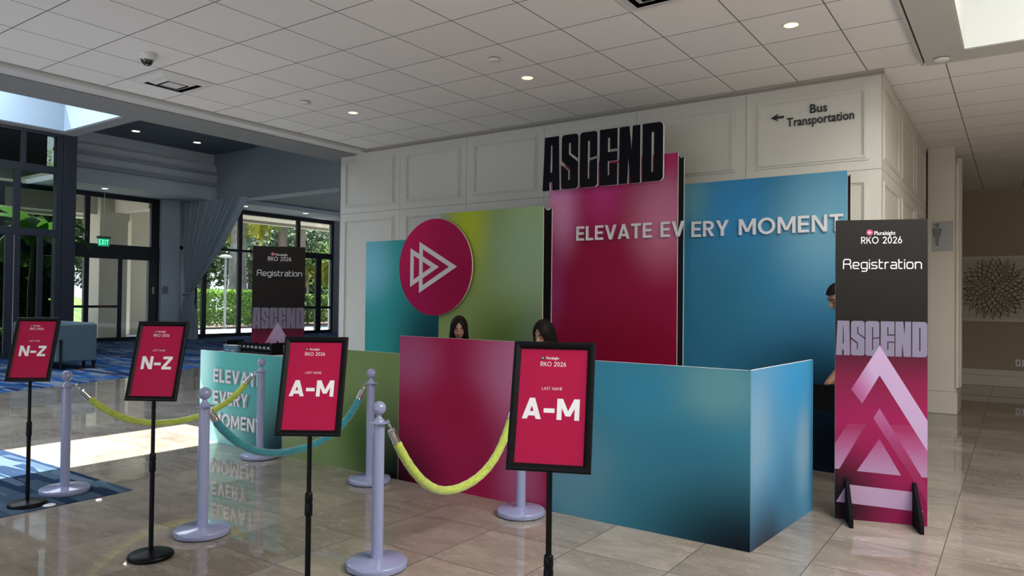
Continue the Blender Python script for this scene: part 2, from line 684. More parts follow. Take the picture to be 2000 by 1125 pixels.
REG = {
    'R': lambda k: ([[(k, 0), (k, .78), (.18, 1 - k), (.58, 1 - k), (.74, .84), (.74, .60), (.62, .48), (k, .48)], [(.60, .48), (.78, .30), (.78, 0)]], .82),
    'e': lambda k: ([[(.62, k), (.15, k), (k, .15), (k, .52), (.15, .64), (.5, .64), (.62, .53), (.62, .42), (.54, .33), (k, .33)]], .66),
    'g': lambda k: ([[(.15, .64), (.62, .64), (.62, -.10), (.5, -.22), (.08, -.22)], [(.62, k), (.15, k), (k, .15), (k, .52), (.15, .64)]], .66),
    'i': lambda k: ([[(k, 0), (k, .68)], [(k, .80), (k, .92)]], .09),
    's': lambda k: ([[(.56, .64), (.15, .64), (k, .56), (k, .44), (.13, .35), (.47, .33), (.56, .25), (.56, .12), (.48, k), (0, k)]], .60),
    't': lambda k: ([[(k, .95), (k, .15), (.15, k), (.40, k)], [(k, .64), (.40, .64)]], .42),
    'r': lambda k: ([[(k, 0), (k, .68)], [(k, .5), (.18, .64), (.40, .64)]], .42),
    'a': lambda k: ([[(.08, .64), (.48, .64), (.58, .54), (.58, 0)], [(.58, .36), (.15, .36), (k, .28), (k, .12), (.15, k), (.58, k)]], .62),
    'o': lambda k: ([[(.15, k), (.5, k), (.62, .15), (.62, .52), (.5, .64), (.15, .64), (k, .52), (k, .15), (.15, k), (.3, k)]], .66),
    'n': lambda k: ([[(k, 0), (k, .68)], [(k, .5), (.18, .64), (.5, .64), (.62, .52), (.62, 0)]], .66),
}


def text(mb, txt, u0, v0, h, w, fn, d0=0, d1=.0006, mf=0, ms=0, fit=None, gap=.16, style=None, skew=None):
    """write txt with its lower-left corner at (u0, v0) and cap height h; fit = wanted total width"""
    items, x = [], 0
    for ch in txt:
        if style == 'reg':
            ls, W = REG[ch](w / 2)
            items.append((x, [('s', p, 0) for p in ls]))
        else:
            it, W = glyph(ch, w)
            items.append((x, it))
        x += W + gap
    tot = x - gap
    sx = h if fit is None else fit / tot
    for x, it in items:
        for q_, i in enumerate(it):
            # the strokes of a letter lap each other by a hair's depth so that no two faces coincide
            lift = q_ * (.0003 if d1 - d0 > .005 else .00006)
            f2 = lambda a, b, d, x=x, e=lift: fn(u0 + (x + a) * sx, v0 + b * h, d + e)
            if i[0] == 's':
                mb.stroke(i[1], w, f2, d0, d1, mf, ms, bool(i[2]))
            else:
                mb.prism([i[1]], f2, d0, d1, mf, ms)
    return u0 + tot * sx


def font(mb, txt, u0, v0, h, fn, d0=0, d1=.0006, mf=0, ms=0, bold=0.0, fit=None, align='LEFT'):
    """plain sans lettering from the built-in font; h = height of a capital"""
    cu = bpy.data.curves.new('lettering_source', 'FONT')
    cu.body = txt
    cu.size = 1
    cu.offset = bold
    cu.resolution_u = 3
    ob = bpy.data.objects.new('lettering_source', cu)
    COL.objects.link(ob)
    me = bpy.data.meshes.new_from_object(ob.evaluated_get(bpy.context.evaluated_depsgraph_get()))
    vs_ = [(v.co.x, v.co.y) for v in me.vertices]
    fs = [tuple(p.vertices) for p in me.polygons]
    ec = {}
    for f in fs:
        for a, b in zip(f, f[1:] + f[:1]):
            e = (min(a, b), max(a, b))
            ec[e] = None if e in ec else (a, b)
    x0 = min(v[0] for v in vs_)
    x1 = max(v[0] for v in vs_)
    sy = h / .70
    sx = sy if fit is None else fit / (x1 - x0)
    off = {'LEFT': 0, 'CENTER': -(x1 - x0) * sx / 2}[align]
    q = [(u0 + off + (x - x0) * sx, v0 + y * sy) for x, y in vs_]
    mb.add([fn(u, v, d1) for u, v in q], fs, mf)
    if d1 - d0 > 2e-3:
        for e in ec.values():
            if e:
                a, b = e
                mb.add([fn(*q[a], d0), fn(*q[b], d0), fn(*q[b], d1), fn(*q[a], d1)], [(0, 1, 2, 3)], ms)
    bpy.data.objects.remove(ob)
    bpy.data.curves.remove(cu)
    bpy.data.meshes.remove(me)


def rr(x0, x1, y0, y1, tl=0, tr=0, br=0, bl=0):
    """outline of a rectangle with separately rounded corners, anticlockwise from lower left"""
    p = []
    p += arc(x0 + bl, y0 + bl, bl, bl, 180, 270, 6) if bl else [(x0, y0)]
    p += arc(x1 - br, y0 + br, br, br, 270, 360, 6) if br else [(x1, y0)]
    p += arc(x1 - tr, y1 - tr, tr, tr, 0, 90, 6) if tr else [(x1, y1)]
    p += arc(x0 + tl, y1 - tl, tl, tl, 90, 180, 6) if tl else [(x0, y1)]
    return p


def inset(lp, e):
    """shrink an anticlockwise outline by e (grow a hole that runs clockwise)"""
    k = len(lp)
    ar = sum(lp[i][0] * lp[(i + 1) % k][1] - lp[(i + 1) % k][0] * lp[i][1] for i in range(k))
    out = []
    for i in range(k):
        p, a, c = Vector(lp[i]), Vector(lp[i - 1]), Vector(lp[(i + 1) % k])
        d1, d2 = (p - a).normalized(), (c - p).normalized()
        n1, n2 = Vector((-d1.y, d1.x)), Vector((-d2.y, d2.x))
        n = (n1 + n2)
        n = n.normalized() if n.length > 1e-4 else n1
        out.append(tuple(p + n * (math.copysign(1, ar) * e / max(.45, n.dot(n1)))))
    return out


def ascend(mb, u0, v0, W, H, fn, d0, d1, mf, ms, slim=0):
    """heavy condensed capitals cut by hairline slits, drawn on an 1185 x 440 grid"""
    r = 32
    A = [(0, 0), (82, 0), (82, 68), (106, 68), (106, 0), (190, 0), (178, 440), (22, 440), (20, 440)][:8]
    Ahole = [(90, 150), (106, 150), (102, 366), (95, 366)]
    # S: outline walked round both slits
    S = (arc(202 + r, r, r, r, 180, 270, 6) + arc(380 - r, r, r, r, 270, 360, 6) + arc(380 - r, 205 - 8, r, r, 0, 45, 4)
         + [(297, 271), (284, 282), (284, 366), (298, 366), (298, 286), (380, 232)] + arc(380 - r, 440 - r, r, r, 0, 90, 6)
         + arc(202 + r, 440 - r, r, r, 90, 180, 6) + arc(202 + r, 245, r, r, 180, 225, 4)
         + [(284, 168), (293, 160), (293, 78), (279, 78), (279, 152), (202, 206)])
    C = (arc(392 + r, r, r, r, 180, 270, 6) + arc(572 - r, r, r, r, 270, 360, 6) + [(572, 226), (492, 214), (492, 74), (478, 74), (478, 362), (492, 362), (492, 226), (572, 240)]
         + arc(572 - r, 440 - r, r, r, 0, 90, 6) + arc(392 + r, 440 - r, r, r, 90, 180, 6))
    E_ = [(590, 0), (767, 0), (767, 172), (690, 172), (690, 84), (676, 84), (676, 186), (767, 186), (767, 262), (676, 262), (676, 366), (690, 366), (690, 276), (767, 276), (767, 440), (590, 440)]
    N = [(780, 0), (862, 0), (868, 186), (886, 0), (980, 0), (980, 440), (904, 440), (896, 262), (880, 440), (780, 440)]
    D = rr(995, 1185, 0, 440, 0, 40, 40, 0)
    Dh = [(1083, 76), (1099, 76), (1099, 366), (1083, 366)]
    f2 = lambda x, y, d: fn(u0 + x * W / 1185, v0 + y * H / 440, d)
    for lp in ([A, Ahole], [S], [C], [E_], [N], [D, Dh]):
        if slim:
            lp = [inset(lp[0], slim)] + [inset(h, -slim) for h in lp[1:]]
        mb.prism(lp, f2, d0, d1, mf, ms)

# ------------------------------------------------------------------ room shell
CZ = 3.622
b = MB()
pl = [(8, -9), (8, 17), (-16.9, 17), (-13.93, 8.65), (-13.09, 6.56), (-12.47, 4.52), (-11.2, .6), (-10.2, -9)]
b.prism([pl], lambda u, v, d: (u, v, d), -.1, 0)
struct(b.build('floor', FLOOR))
b = MB()
cp = [(-16.9, 17), (-16.9, 24), (-24.2, 24), (-24.2, -9), (-10.2, -9), (-11.2, .6), (-12.47, 4.52), (-13.09, 6.56), (-13.93, 8.65)]
b.prism([cp], lambda u, v, d: (u, v, d), -.1, .004)
struct(b.build('floor_carpet', CARPET))

b = MB()
b.box(-7.66, -.69, -8, 7.32, CZ, CZ + .05)
b.box(-.69, 7, 7.225, 17, CZ, CZ + .05)
b.box(-1.2, -.69, 7.32, 17, CZ, CZ + .05)
struct(b.build('ceiling', CEIL))
# plaster edge strip, shadow groove and the soffit that carries the west skylight
b = MB()
b.box(-7.90, -7.70, -8, 7.5, 3.575, 3.75)
struct(b.build('trim_1', CEIL_METAL))
b = MB()
b.box(-7.70, -7.66, -8, 7.5, 3.64, 3.75)
struct(b.build('trim_2', BLACK))
b = MB()
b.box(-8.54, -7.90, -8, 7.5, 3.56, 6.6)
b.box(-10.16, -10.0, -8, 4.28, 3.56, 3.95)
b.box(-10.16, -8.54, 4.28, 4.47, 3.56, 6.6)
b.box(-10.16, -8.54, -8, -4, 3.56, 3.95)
# unseen slope up to the hall roof, shaped to let sun reach the skylight
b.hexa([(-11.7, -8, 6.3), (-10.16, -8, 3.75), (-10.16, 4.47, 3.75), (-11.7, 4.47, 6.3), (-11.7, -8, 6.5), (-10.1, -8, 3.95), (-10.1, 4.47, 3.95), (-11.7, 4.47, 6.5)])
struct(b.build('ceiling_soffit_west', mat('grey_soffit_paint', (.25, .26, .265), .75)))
b = MB()
b.box(-10.0, -9.985, -4, 4.28, 3.57, 3.95)
b.box(-10.0, -8.54, 4.265, 4.28, 3.57, 3.95)
b.box(-8.555, -8.54, -4, 4.28, 3.57, 3.95)
struct(b.build('trim_3', SKYWHITE))
# east soffit with its skylight
b = MB()
b.box(-.655, -.37, -8, 7.22, 3.56, 4.9)
b.box(-.37, 7, 6.92, 7.22, 3.56, 4.9)
b.box(3.4, 7, -8, 6.92, 3.56, 4.9)
b.box(-.37, 3.4, -8, .9, 3.56, 4.9)
struct(b.build('ceiling_soffit_east', SOFFIT))
b = MB()
b.box(-.37, -.355, .9, 6.92, 3.565, 4.9)
b.box(-.37, 3.4, 6.905, 6.92, 3.565, 4.9)
b.box(3.385, 3.4, .9, 6.92, 3.565, 4.9)
struct(b.build('trim_4', mat('east_shaft_paint', (.60, .59, .54), .7, spec=.1)))
b = MB()
b.box(-.695, -.672, -8, 7.235, 3.575, 3.75)
struct(b.build('trim_5', SOFFIT))
b = MB()
b.box(-.672, -.655, -8, 7.235, 3.60, 3.75)
struct(b.build('trim_11', BLACK))

# panelled feature wall
XS = [-8.25, -7.03, -5.85, -4.66, -3.46, -2.25, -1.018]
b = MB()
b.box(-8.235, -1.033, 7.335, 11.2, 0, 3.6)
wall = struct(b.build('wall_back', mat('panel_joint_shadow_gap', (.10, .09, .08), .7)))
b = MB()
G = .002
t = MB()


def frame_moulding(t, p, u0, u1, v0, v1):
    """two-step picture moulding round a panel; p(u, v, d) places it, d is how far it stands proud"""
    for w0, w1, d in ((0, .022, .010), (.022, .040, .020), (.040, .055, .008)):
        o = [(u0 + w0, v0 + w0), (u1 - w0, v0 + w0), (u1 - w0, v1 - w0), (u0 + w0, v1 - w0)]
        i = [(u0 + w1, v0 + w1), (u1 - w1, v0 + w1), (u1 - w1, v1 - w1), (u0 + w1, v1 - w1)]
        t.prism([o, i], p, 0, d)


for a, c in zip(XS, XS[1:]):
    for z0, z1 in ((.16, 2.713), (2.717, 3.60)):
        b.box(a + G, c - (0 if c == XS[-1] else G), 7.32, 7.335, z0, z1)
        frame_moulding(t, lambda u, v, d: (u, 7.32 - d, v), a + .105, c - .105, z0 + .09 + (.08 if z0 < 1 else 0), (3.56 if z1 > 3 else z1) - .075)
YS = [7.32, 8.6, 9.9, 11.2]
for a, c in zip(YS, YS[1:]):
    for z0, z1 in ((.16, 2.713), (2.717, 3.6)):
        b.box(-1.034, -1.018, a + (.001 if a == 7.32 else G), c - G, z0, z1)
        frame_moulding(t, lambda u, v, d: (-1.018 + .45 * d, u, v), a + .11, c - .11, z0 + .09 + (.08 if z0 < 1 else 0), z1 - .085)
    for z0, z1 in ((.16, 2.713), (2.717, 3.56)):
        b.box(-8.25, -8.235, a + (0 if a == 7.32 else G), c - G, z0, z1)
b.build('panel_boards', PANEL, wall)
t.build('panel_moulding', PANEL, wall)
b = MB()
b.box(-8.265, -1.005, 7.30, 7.335, 0, .16)
b.box(-1.033, -1.003, 7.30, 11.2, 0, .16)
struct(b.build('baseboard_back', PANEL, bev=.004))
b = MB()
b.box(-8.22, -1.0, 7.275, 7.335, 3.592, 3.622)
b.box(-8.22, -1.006, 7.300, 7.335, 3.580, 3.592)
struct(b.build('trim_6', DARKPAINT))

# corridor beyond: pillar, far wall, side wall, baseboards
b = MB()
b.box(-1.02, -.70, 11.45, 12.2, 0, CZ)
struct(b.build('pillar', TRIMW, bev=.006))
b = MB()
for z0, z1, e in ((0, .30, .035), (.30, .34, .022)):
    b.box(-1.05, -.70 + e, 11.45 - e, 12.2 + e, z0, z1)
struct(b.build('baseboard_pillar', TRIMW, bev=.012))
b = MB()
b.box(-.70, -.655, 11.62, 11.70, .34, CZ - .2)
b.box(-.70, -.64, 11.80, 12.0, .34, CZ - .1)
struct(b.build('trim_7', TRIMW, bev=.006))
b = MB()
b.box(-1.2, 7, 16.0, 16.2, 0, CZ)
struct(b.build('wall_far', TAUPE))
b = MB()
b.box(-1.2, 7, 15.965, 16.0, 0, .19)
b.box(-1.2, 7, 15.95, 16.0, .19, .30)
struct(b.build('baseboard_far', TRIMW, bev=.008))
b = MB()
b.box(-1.3, -1.1, 11.2, 16.0, 0, CZ)
struct(b.build('wall_corridor', TAUPE))
b = MB()
b.box(6.6, 6.8, -8, 16, 0, CZ)
struct(b.build('wall_right', TAUPE))
# recessed art niche moulding on the far wall
b = MB()
b.prism([[(-.98, 1.19), (1.0, 1.19), (1.0, 2.37), (-.98, 2.37)]], lambda u, v, d: (u, 16.0 - d, v), 0, .006)
nb = MB()
frame_moulding(nb, lambda u, v, d: (u, 15.994 - 1.6 * d, v), -.99, 1.01, 1.18, 2.38)
o = struct(b.build('trim_8', mat('art_panel_paint', (.56, .50, .41), .7)))
nb.build('panel_moulding', TRIMW, o)

# the tall hall on the west side
b = MB()
b.box(-19.2, -11.7, -8, 4.47, 6.3, 6.5)
b.box(-19.2, -8.4, 4.47, 8.42, 6.3, 6.5)
b.hexa([(-24.4, 10.6, 6.3), (-19.2, 8.42, 6.3), (-8.4, 8.42, 6.3), (-8.4, 14.8, 6.3), (-24.4, 10.6, 6.5), (-19.2, 8.42, 6.5), (-8.4, 8.42, 6.5), (-8.4, 14.8, 6.5)])
b.prism([[(-24.4, 10.6), (-8.4, 14.8), (-24.4, 14.8)]], lambda u, v, d: (u, v, d), 6.3, 6.5)
b.box(-24.3, -8.2, 14.8, 23, 4.91, 6.5)
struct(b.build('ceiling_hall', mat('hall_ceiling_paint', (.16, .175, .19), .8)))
b = MB()
b.box(-24.4, -22.25, 9.3, 24, 4.75, 4.9)
b.box(-22.33, -22.25, 9.3, 14.5, 4.9, 5.25)
b.box(-22.50, -22.25, 9.3, 14.5, 5.25, 5.62)
b.box(-22.62, -22.30, 9.3, 14.5, 5.62, 5.9)
b.box(-22.75, -22.45, 9.3, 14.5, 5.9, 6.3)
struct(b.build('ceiling_soffit_hall', mat('lit_soffit_tone', (.52, .55, .57), .7)))  # hall grey lightened in colour to stand for bounce from the ground outside
b = MB()
b.box(-22.25, -22.12, 9.3, 14.5, 5.18, 5.30)
b.box(-22.42, -22.18, 9.3, 14.5, 5.56, 5.66)
struct(b.build('trim_9', mat('cornice_grey', (.30, .32, .34), .7)))
b = MB()
b.box(-24.2, -8.2, 14.33, 14.8, 4.84, 6.4)
b.box(-24.2, -8.2, 14.30, 14.85, 4.68, 4.84)
struct(b.build('beam', HALLPAINT))
b = MB()
b.box(-24.3, -8.2, 23, 23.2, 0, 6)
b.box(-8.24, -8.1, 11.2, 23, 0, 6)
struct(b.build('wall_north', HALLPAINT))
b = MB()
b.box(-19.2, -10.0, -4.2, -4, 0, 6.4)
b.box(-10.2, -10.0, -8, -4, 0, 6.4)
struct(b.build('wall_south', HALLPAINT))
b = MB()
b.box(-24.25, -23.8, 13.30, 13.95, 0, 4.75)
b.box(-24.25, -23.95, 13.95, 14.62, 0, 4.75)
struct(b.build('wall_pier', mat('lit_pier_tone', (.66, .70, .73), .7)))  # hall grey lightened in colour for the light falling on the pier
b = MB()
b.box(-23.95, -23.90, 13.95, 14.62, 3.12, 3.22)
struct(b.build('trim_10', BLACK))
b = MB()
b.box(-24.25, -23.9, 20.95, 23.2, 0, 4.75)
b.box(-24.3, -24.0, 10.4, 23, 4.75, 6.5)
b.box(-19.2, -19.0, -4, 8.2, 5.5, 6.5)
b.box(-19.2, -19.0, -4, 0, 0, 5.5)
b.bar((-19.4, 8.44, 5.55), (-24.1, 10.46, 5.55), .12, 1.7)
struct(b.build('wall_west', HALLPAINT))


def glazing(name, plane, bars, panes, fmat, gmat):
    r = sroot(name)
    f = MB()
    for i, q in enumerate(bars):
        e = i * .0007     # neighbouring bars never share a face
        f.box(q[0] + e, q[1] - e, *q[2:])
    f.build('window_frame', fmat, r, bev=.006)
    for q in panes:
        g = MB().box(*q)
        g.build('window_pane', gmat, r)
    return r


# window_1: tall hall windows with doors at their north end
B = []
for y0, y1 in ((14.62, 14.72), (14.92, 15.08), (16.37, 16.52), (19.05, 19.2), (20.85, 20.95)):
    B.append((-24.08, -23.95, y0, y1, 0, 4.75))
B += [(-24.07, -23.96, 14.62, 19.1, 3.16, 3.26), (-24.1, -23.93, 19.1, 20.9, 3.10, 3.34), (-24.08, -23.95, 14.62, 20.9, 4.60, 4.75), (-24.08, -23.95, 14.62, 20.9, 0, .13),
      (-24.08, -23.95, 20.05, 20.32, 0, 3.1), (-24.05, -23.98, 19.2, 20.9, 1.02, 1.12), (-24.05, -23.98, 19.2, 19.32, 0, 3.1)]
glazing('window_1', None, B, [(-24.012, -24.006, a, c, .13, 4.6) for a, c in ((14.72, 14.92), (15.08, 16.37), (16.52, 19.05), (19.2, 20.05), (20.32, 20.85))], FRAME_BLACK, GLASS)
# door_1: sliding glass doors with a deep black header
B = [(-24.1, -23.92, 8.5, 13.3, 2.66, 3.12), (-24.08, -23.95, 8.5, 13.3, 4.60, 4.75), (-24.08, -23.95, 10.90, 11.05, 0, 4.6), (-24.08, -23.95, 13.02, 13.3, 3.1, 4.6), (-24.1, -23.93, 12.95, 13.3, 0, 2.66),
     (-24.06, -23.97, 11.95, 12.09, 0, 2.66), (-24.06, -23.97, 8.5, 13.0, 0, .12), (-24.08, -23.95, 8.5, 8.7, 0, 4.6), (-24.04, -23.96, 8.7, 12.0, 1.08, 1.16)]
d1 = glazing('door_1', None, B, [(-24.012, -24.006, a, c, z0, z1) for a, c, z0, z1 in ((8.7, 10.9, .12, 2.66), (11.05, 11.95, .12, 2.66), (12.09, 12.95, .12, 2.66), (8.7, 10.9, 3.12, 4.6), (11.05, 13.02, 3.12, 4.6))], FRAME_BLACK, GLASS)
b = MB()
b.box(-23.958, -23.955, 11.35, 11.72, 1.10, 1.14)
b.build('push_bar_sticker', mat('red_sticker', (.35, .05, .04), .5), d1)
b = MB()
b.box(-23.93, -23.90, 13.05, 13.12, 1.55, 1.78)
b.build('door_reader', mat('brass_plate', (.45, .36, .2), .4, .6), d1)
# window_2: dark bronze storefront on the left with its thick corner post
NAVYFR = mat('dark_navy_frame', (.018, .021, .032), .45)
B = [(-19.12, -19.0, 0, 8.05, 5.28, 5.52), (-19.10, -19.0, 0, 8.05, 4.38, 4.56), (-19.12, -19.0, 0, 8.05, 2.86, 3.04), (-19.1, -19.0, 0, 8.05, 0, .12),
     (-19.45, -18.98, 8.12, 8.42, 0, 6.3), (-19.2, -19.0, 7.98, 8.12, 0, 6.3), (-19.08, -19.0, 7.08, 7.22, 2.95, 4.45), (-19.08, -19.0, 7.20, 7.32, 4.45, 5.4)]
for y0, y1 in ((6.93, 7.10), (7.12, 7.24), (7.60, 7.72), (5.4, 5.55), (3.4, 3.55), (1.4, 1.55), (0, .15)):
    B.append((-19.08, -19.0, y0, y1, 0, 2.9))
for y0, y1 in ((5.2, 5.35), (3.2, 3.35), (1.2, 1.35)):
    B.append((-19.08, -19.0, y0, y1, 2.9, 5.4))
glazing('window_2', None, B, [(-19.05, -19.044, a, c, z0, z1) for a, c, z0, z1 in ((.15, 7.08, 3.04, 4.4), (7.22, 7.98, 3.04, 4.4), (.15, 7.0, .12, 2.88), (7.24, 7.60, .12, 2.88), (7.72, 7.98, .12, 2.88), (.15, 7.98, 4.56, 5.3))], NAVYFR, TINTED)
w2 = bpy.data.objects['window_2']
b = MB()
for z in (.06, 2.95, 4.7):
    b.bar((-19.4, 8.40, z), (-24.0, 10.42, z), .1, .14)
b.build('window_frame', NAVYFR, w2)
MB().bar((-19.45, 8.42, 2.4), (-24.0, 10.42, 2.4), .008, 4.5).build('window_pane', TINTED, w2)
# window_added: unseen glazing added behind the viewer to go with the fill lamp
B = [(-10.0, 6.6, -8.05, -7.95, z0, z1) for z0, z1 in ((0, .15), (2.6, 2.72), (3.45, 3.7))] + [(x, x + .12, -8.05, -7.95, 0, 3.6) for x in (-10, -7.8, -5.4, -3.0, -.6, 1.8, 4.2, 6.48)]
glazing('window_added', None, B, [(x + .12, x + 2.28, -8.003, -7.997, .15, 3.45) for x in (-7.8, -5.4, -3.0, -.6, 1.8, 4.2)], FRAME_BLACK, GLASS)

# ------------------------------------------------------------------ ceiling fixtures
WARM = mat('lamp_lens_warm', (1, .9, .7), .4, emit=(1, .66, .30), estr=1.7)
COOLW = mat('lamp_lens_white', (1, 1, 1), .4, emit=(1, .95, .85), estr=4.5)


def downlight(name, loc, r, lens, label, group, watt=0):
    t_ = thing(name, label, 'light', loc, 0, group)
    b = MB().lathe([(r * .86, -.002), (r, -.006), (r * 1.08, -.004), (r * 1.1, 0), (r * .86, 0)], 32)
    b.build('trim_ring', CEIL_METAL, t_)
    MB().lathe([(0, -.0015), (r * .86, -.0015), (r * .86, 0), (0, 0)], 32).build('lens', lens, t_)
    if watt:
        d = bpy.data.lights.new('bulb', 'SPOT')
        d.energy = watt
        d.color = (1, .80, .55)
        d.spot_size = radians(110)
        d.spot_blend = .8
        d.shadow_soft_size = r * .8
        lo = bpy.data.objects.new('bulb', d)
        COL.objects.link(lo)
        lo.parent = t_
        lo.location = (0, 0, -.02)
    return t_


downlight('downlight', (-1.433, 5.77, CZ), .062, WARM, 'warm round downlight in the tile ceiling before the bus transportation sign', 'main ceiling downlights', 14)
downlight('downlight', (-3.878, 5.77, CZ), .062, WARM, 'middle of the three warm downlights, in the tiles left of the ascend sign', 'main ceiling downlights', 14)
downlight('downlight', (-6.30, 5.77, CZ), .062, WARM, 'warm round downlight in the tile ceiling nearest the left end of the wall', 'main ceiling downlights', 14)
downlight('downlight', (-21.2, 11.0, 6.3), .12, COOLW, 'white downlight in the dark hall ceiling, just right of the bright skylight', 'hall ceiling downlights')
downlight('downlight', (-21.1, 12.87, 6.3), .12, COOLW, 'white downlight in the dark hall ceiling, right of its twin near the skylight', 'hall ceiling downlights')
downlight('downlight', (-22.95, 11.0, 4.75), .10, COOLW, 'white downlight in the low soffit above the sliding glass doors', 'window soffit downlights')
downlight('downlight', (-22.9, 15.88, 4.75), .11, COOLW, 'white downlight in the window soffit just right of the curtain top', 'window soffit downlights')
downlight('downlight', (-22.7, 18.43, 4.75), .11, COOLW, 'white downlight in the window soffit beside the edge of the panelled wall', 'window soffit downlights')


def detector(loc, label, r=.055):
    t_ = thing('smoke_detector', label, 'smoke detector', loc, 0, 'ceiling detectors')
    MB().lathe([(0, -.030), (r * .55, -.030), (r * .9, -.022), (r, -.014), (r, -.010)], 32).build('cover', CEIL_METAL, t_)
    MB().lathe([(0, -.010), (r * .93, -.010), (r * .93, 0), (0, 0)], 32).build('base_ring', mat('grey_plastic', (.25, .25, .25), .5), t_)


detector((-3.813, 5.14, CZ), 'round smoke detector in the ceiling tiles beside the middle warm downlight')
detector((-6.382, 5.15, CZ), 'round smoke detector in the ceiling tiles beside the leftmost warm downlight')
detector((-.528, 7.05, 3.56), 'round smoke detector on the plain soffit beside the right skylight', .06)

t_ = thing('dome_camera', 'white dome security camera on the ceiling tiles near the air vent', 'security camera', (-6.309, 3.36, CZ))
MB().lathe([(0, 0), (.078, 0), (.080, -.012), (.074, -.045), (.066, -.058), (.052, -.062), (0, -.062)], 40).build('housing', CEIL_METAL, t_)
MB().lathe([(.050, -.058), (.049, -.075), (.040, -.094), (.022, -.108), (0, -.112)], 40).build('dome', mat('smoked_dome', (.01, .01, .012), .06, coat=1), t_)
MB().lathe([(.053, -.060), (.056, -.064), (.053, -.068), (.050, -.066)], 40).build('dome_ring', CHROME, t_)


def air_vent(cx, cy, label):
    t_ = thing('air_diffuser', label, 'air vent', (cx, cy, CZ), 0, 'square ceiling air vents')
    s = .29
    b = MB()
    sq = lambda h: [(-h, -h), (h, -h), (h, h), (-h, h)]
    up = lambda u, v, d: (u, v, d)
    b.prism([sq(.30), sq(.265)], up, -.006, -.001)
    b.build('rim', CEIL_METAL, t_, bev=.002)
    MB().box(-.265, .265, -.265, .265, -.0015, -.0005).build('dark_throat', BLACK, t_)
    for h0, h1, z0, z1 in ((.265, .20, -.002, -.028), (.17, .115, -.010, -.036)):
        b = MB()
        for k in range(4):
            q = [(-h0, -h0), (h0, -h0), (h1, -h1), (-h1, -h1)]
            rot = lambda p: (p[0] * [1, 0, -1, 0][k] - p[1] * [0, 1, 0, -1][k], p[0] * [0, 1, 0, -1][k] + p[1] * [1, 0, -1, 0][k])
            Q = [rot(p) for p in q]
            b.hexa([(*Q[0], z0 - .004), (*Q[1], z0 - .004), (*Q[2], z1 - .004), (*Q[3], z1 - .004), (*Q[0], z0), (*Q[1], z0), (*Q[2], z1), (*Q[3], z1)])
        b.build('louver', CEIL_METAL, t_)
    MB().box(-.085, .085, -.085, .085, -.040, -.034).build('centre_plate', CEIL_METAL, t_, bev=.004)


air_vent(-6.924, 3.955, 'square white air vent with dark slots, in the ceiling beside the dome camera')
air_vent(-2.0475, 4.56, 'square white air vent cut off by the top edge, above the ascend sign')
b = MB()

# ------------------------------------------------------------------ registration backdrop: four tall printed boxes
TEALP = print_mat('teal_gradient_print', (.035, .30, .30), [(.05, 1.9, .7, .8, (.20, .52, .66), .9), (1.2, .9, 1.1, 1.2, (.005, .05, .07), .95)])
GREENP = print_mat('green_gradient_print', (.25, .33, .12), [(.42, 2.4, .5, 1.2, (.42, .50, .03), .95), (1.3, 2.0, .9, 1.1, (.27, .40, .25), .9), (.0, 2.4, .25, .5, (.32, .42, .30), .7), (.9, .9, .9, .9, (.09, .16, .03), .9), (1.4, 1.0, .5, .8, (.13, .2, .18), .6)])
PINKP = print_mat('magenta_gradient_print', (.25, .004, .04), [(.1, 2.5, .45, .9, (.56, .22, .42), .95), (.65, 2.7, .5, .8, (.42, .035, .17), .95), (1.3, 2.35, .6, .9, (.50, .16, .26), .95), (1.4, 2.95, .5, .4, (.40, .02, .12), .9), (.0, 1.6, .3, .9, (.33, .05, .17), .8), (.85, 1.0, 1.2, .75, (.22, .002, .027), .9)])
BLUEP = print_mat('blue_gradient_print', (.03, .17, .30), [(.12, 2.5, .5, .5, (.10, .27, .31), .9), (.55, 2.4, .5, .7, (.03, .20, .42), .9), (1.35, 2.2, .7, 1.0, (.13, .31, .42), .95), (.4, 1.4, .8, .8, (.02, .14, .22), .8), (1.6, .2, 1.75, 1.7, (.001, .005, .012), 1.0)])


def backdrop(name, label, x0, x1, yf, z, pm, yb, top=-.03, xr=None):
    w = x1 - x0
    t_ = thing(name, label, 'display panel', (x0, yf, 0), 0, 'tall printed panels of the backdrop')
    b = MB()
    b.box(0, w, 0, .013, 0, z, 1)
    o = len(b.v)
    b.add([(0, -.0004, 0), (w, -.0004, 0), (w, -.0004, z), (0, -.0004, z)], [(0, 1, 2, 3)], 0)
    b.build('front_board', [pm, WHITE_EDGE], t_, keep=True)
    b = MB()
    D = yb - yf
    for xa, xb in ((.004, .012), (w - .012, w - .004)):
        n = 8
        prof = [(.013, 0), (D - .012, 0), (D - .012, z + top * .3)] + [(D - .012 - (D - .025) * i / n, z + top * .3 + top * (1 - abs(1 - 2 * i / n) ** 2)) for i in range(1, n)] + [(.013, z - .005)]
        b.prism([prof], lambda u, v, d, xa=xa: (xa + d, u, v), 0, xb - xa)
    b.build('side_return', BLACK, t_)
    MB().box(.004, w - .002, D - .012, D, 0, z + top * .3).build('back_board', WHITE_EDGE, t_)
    return t_


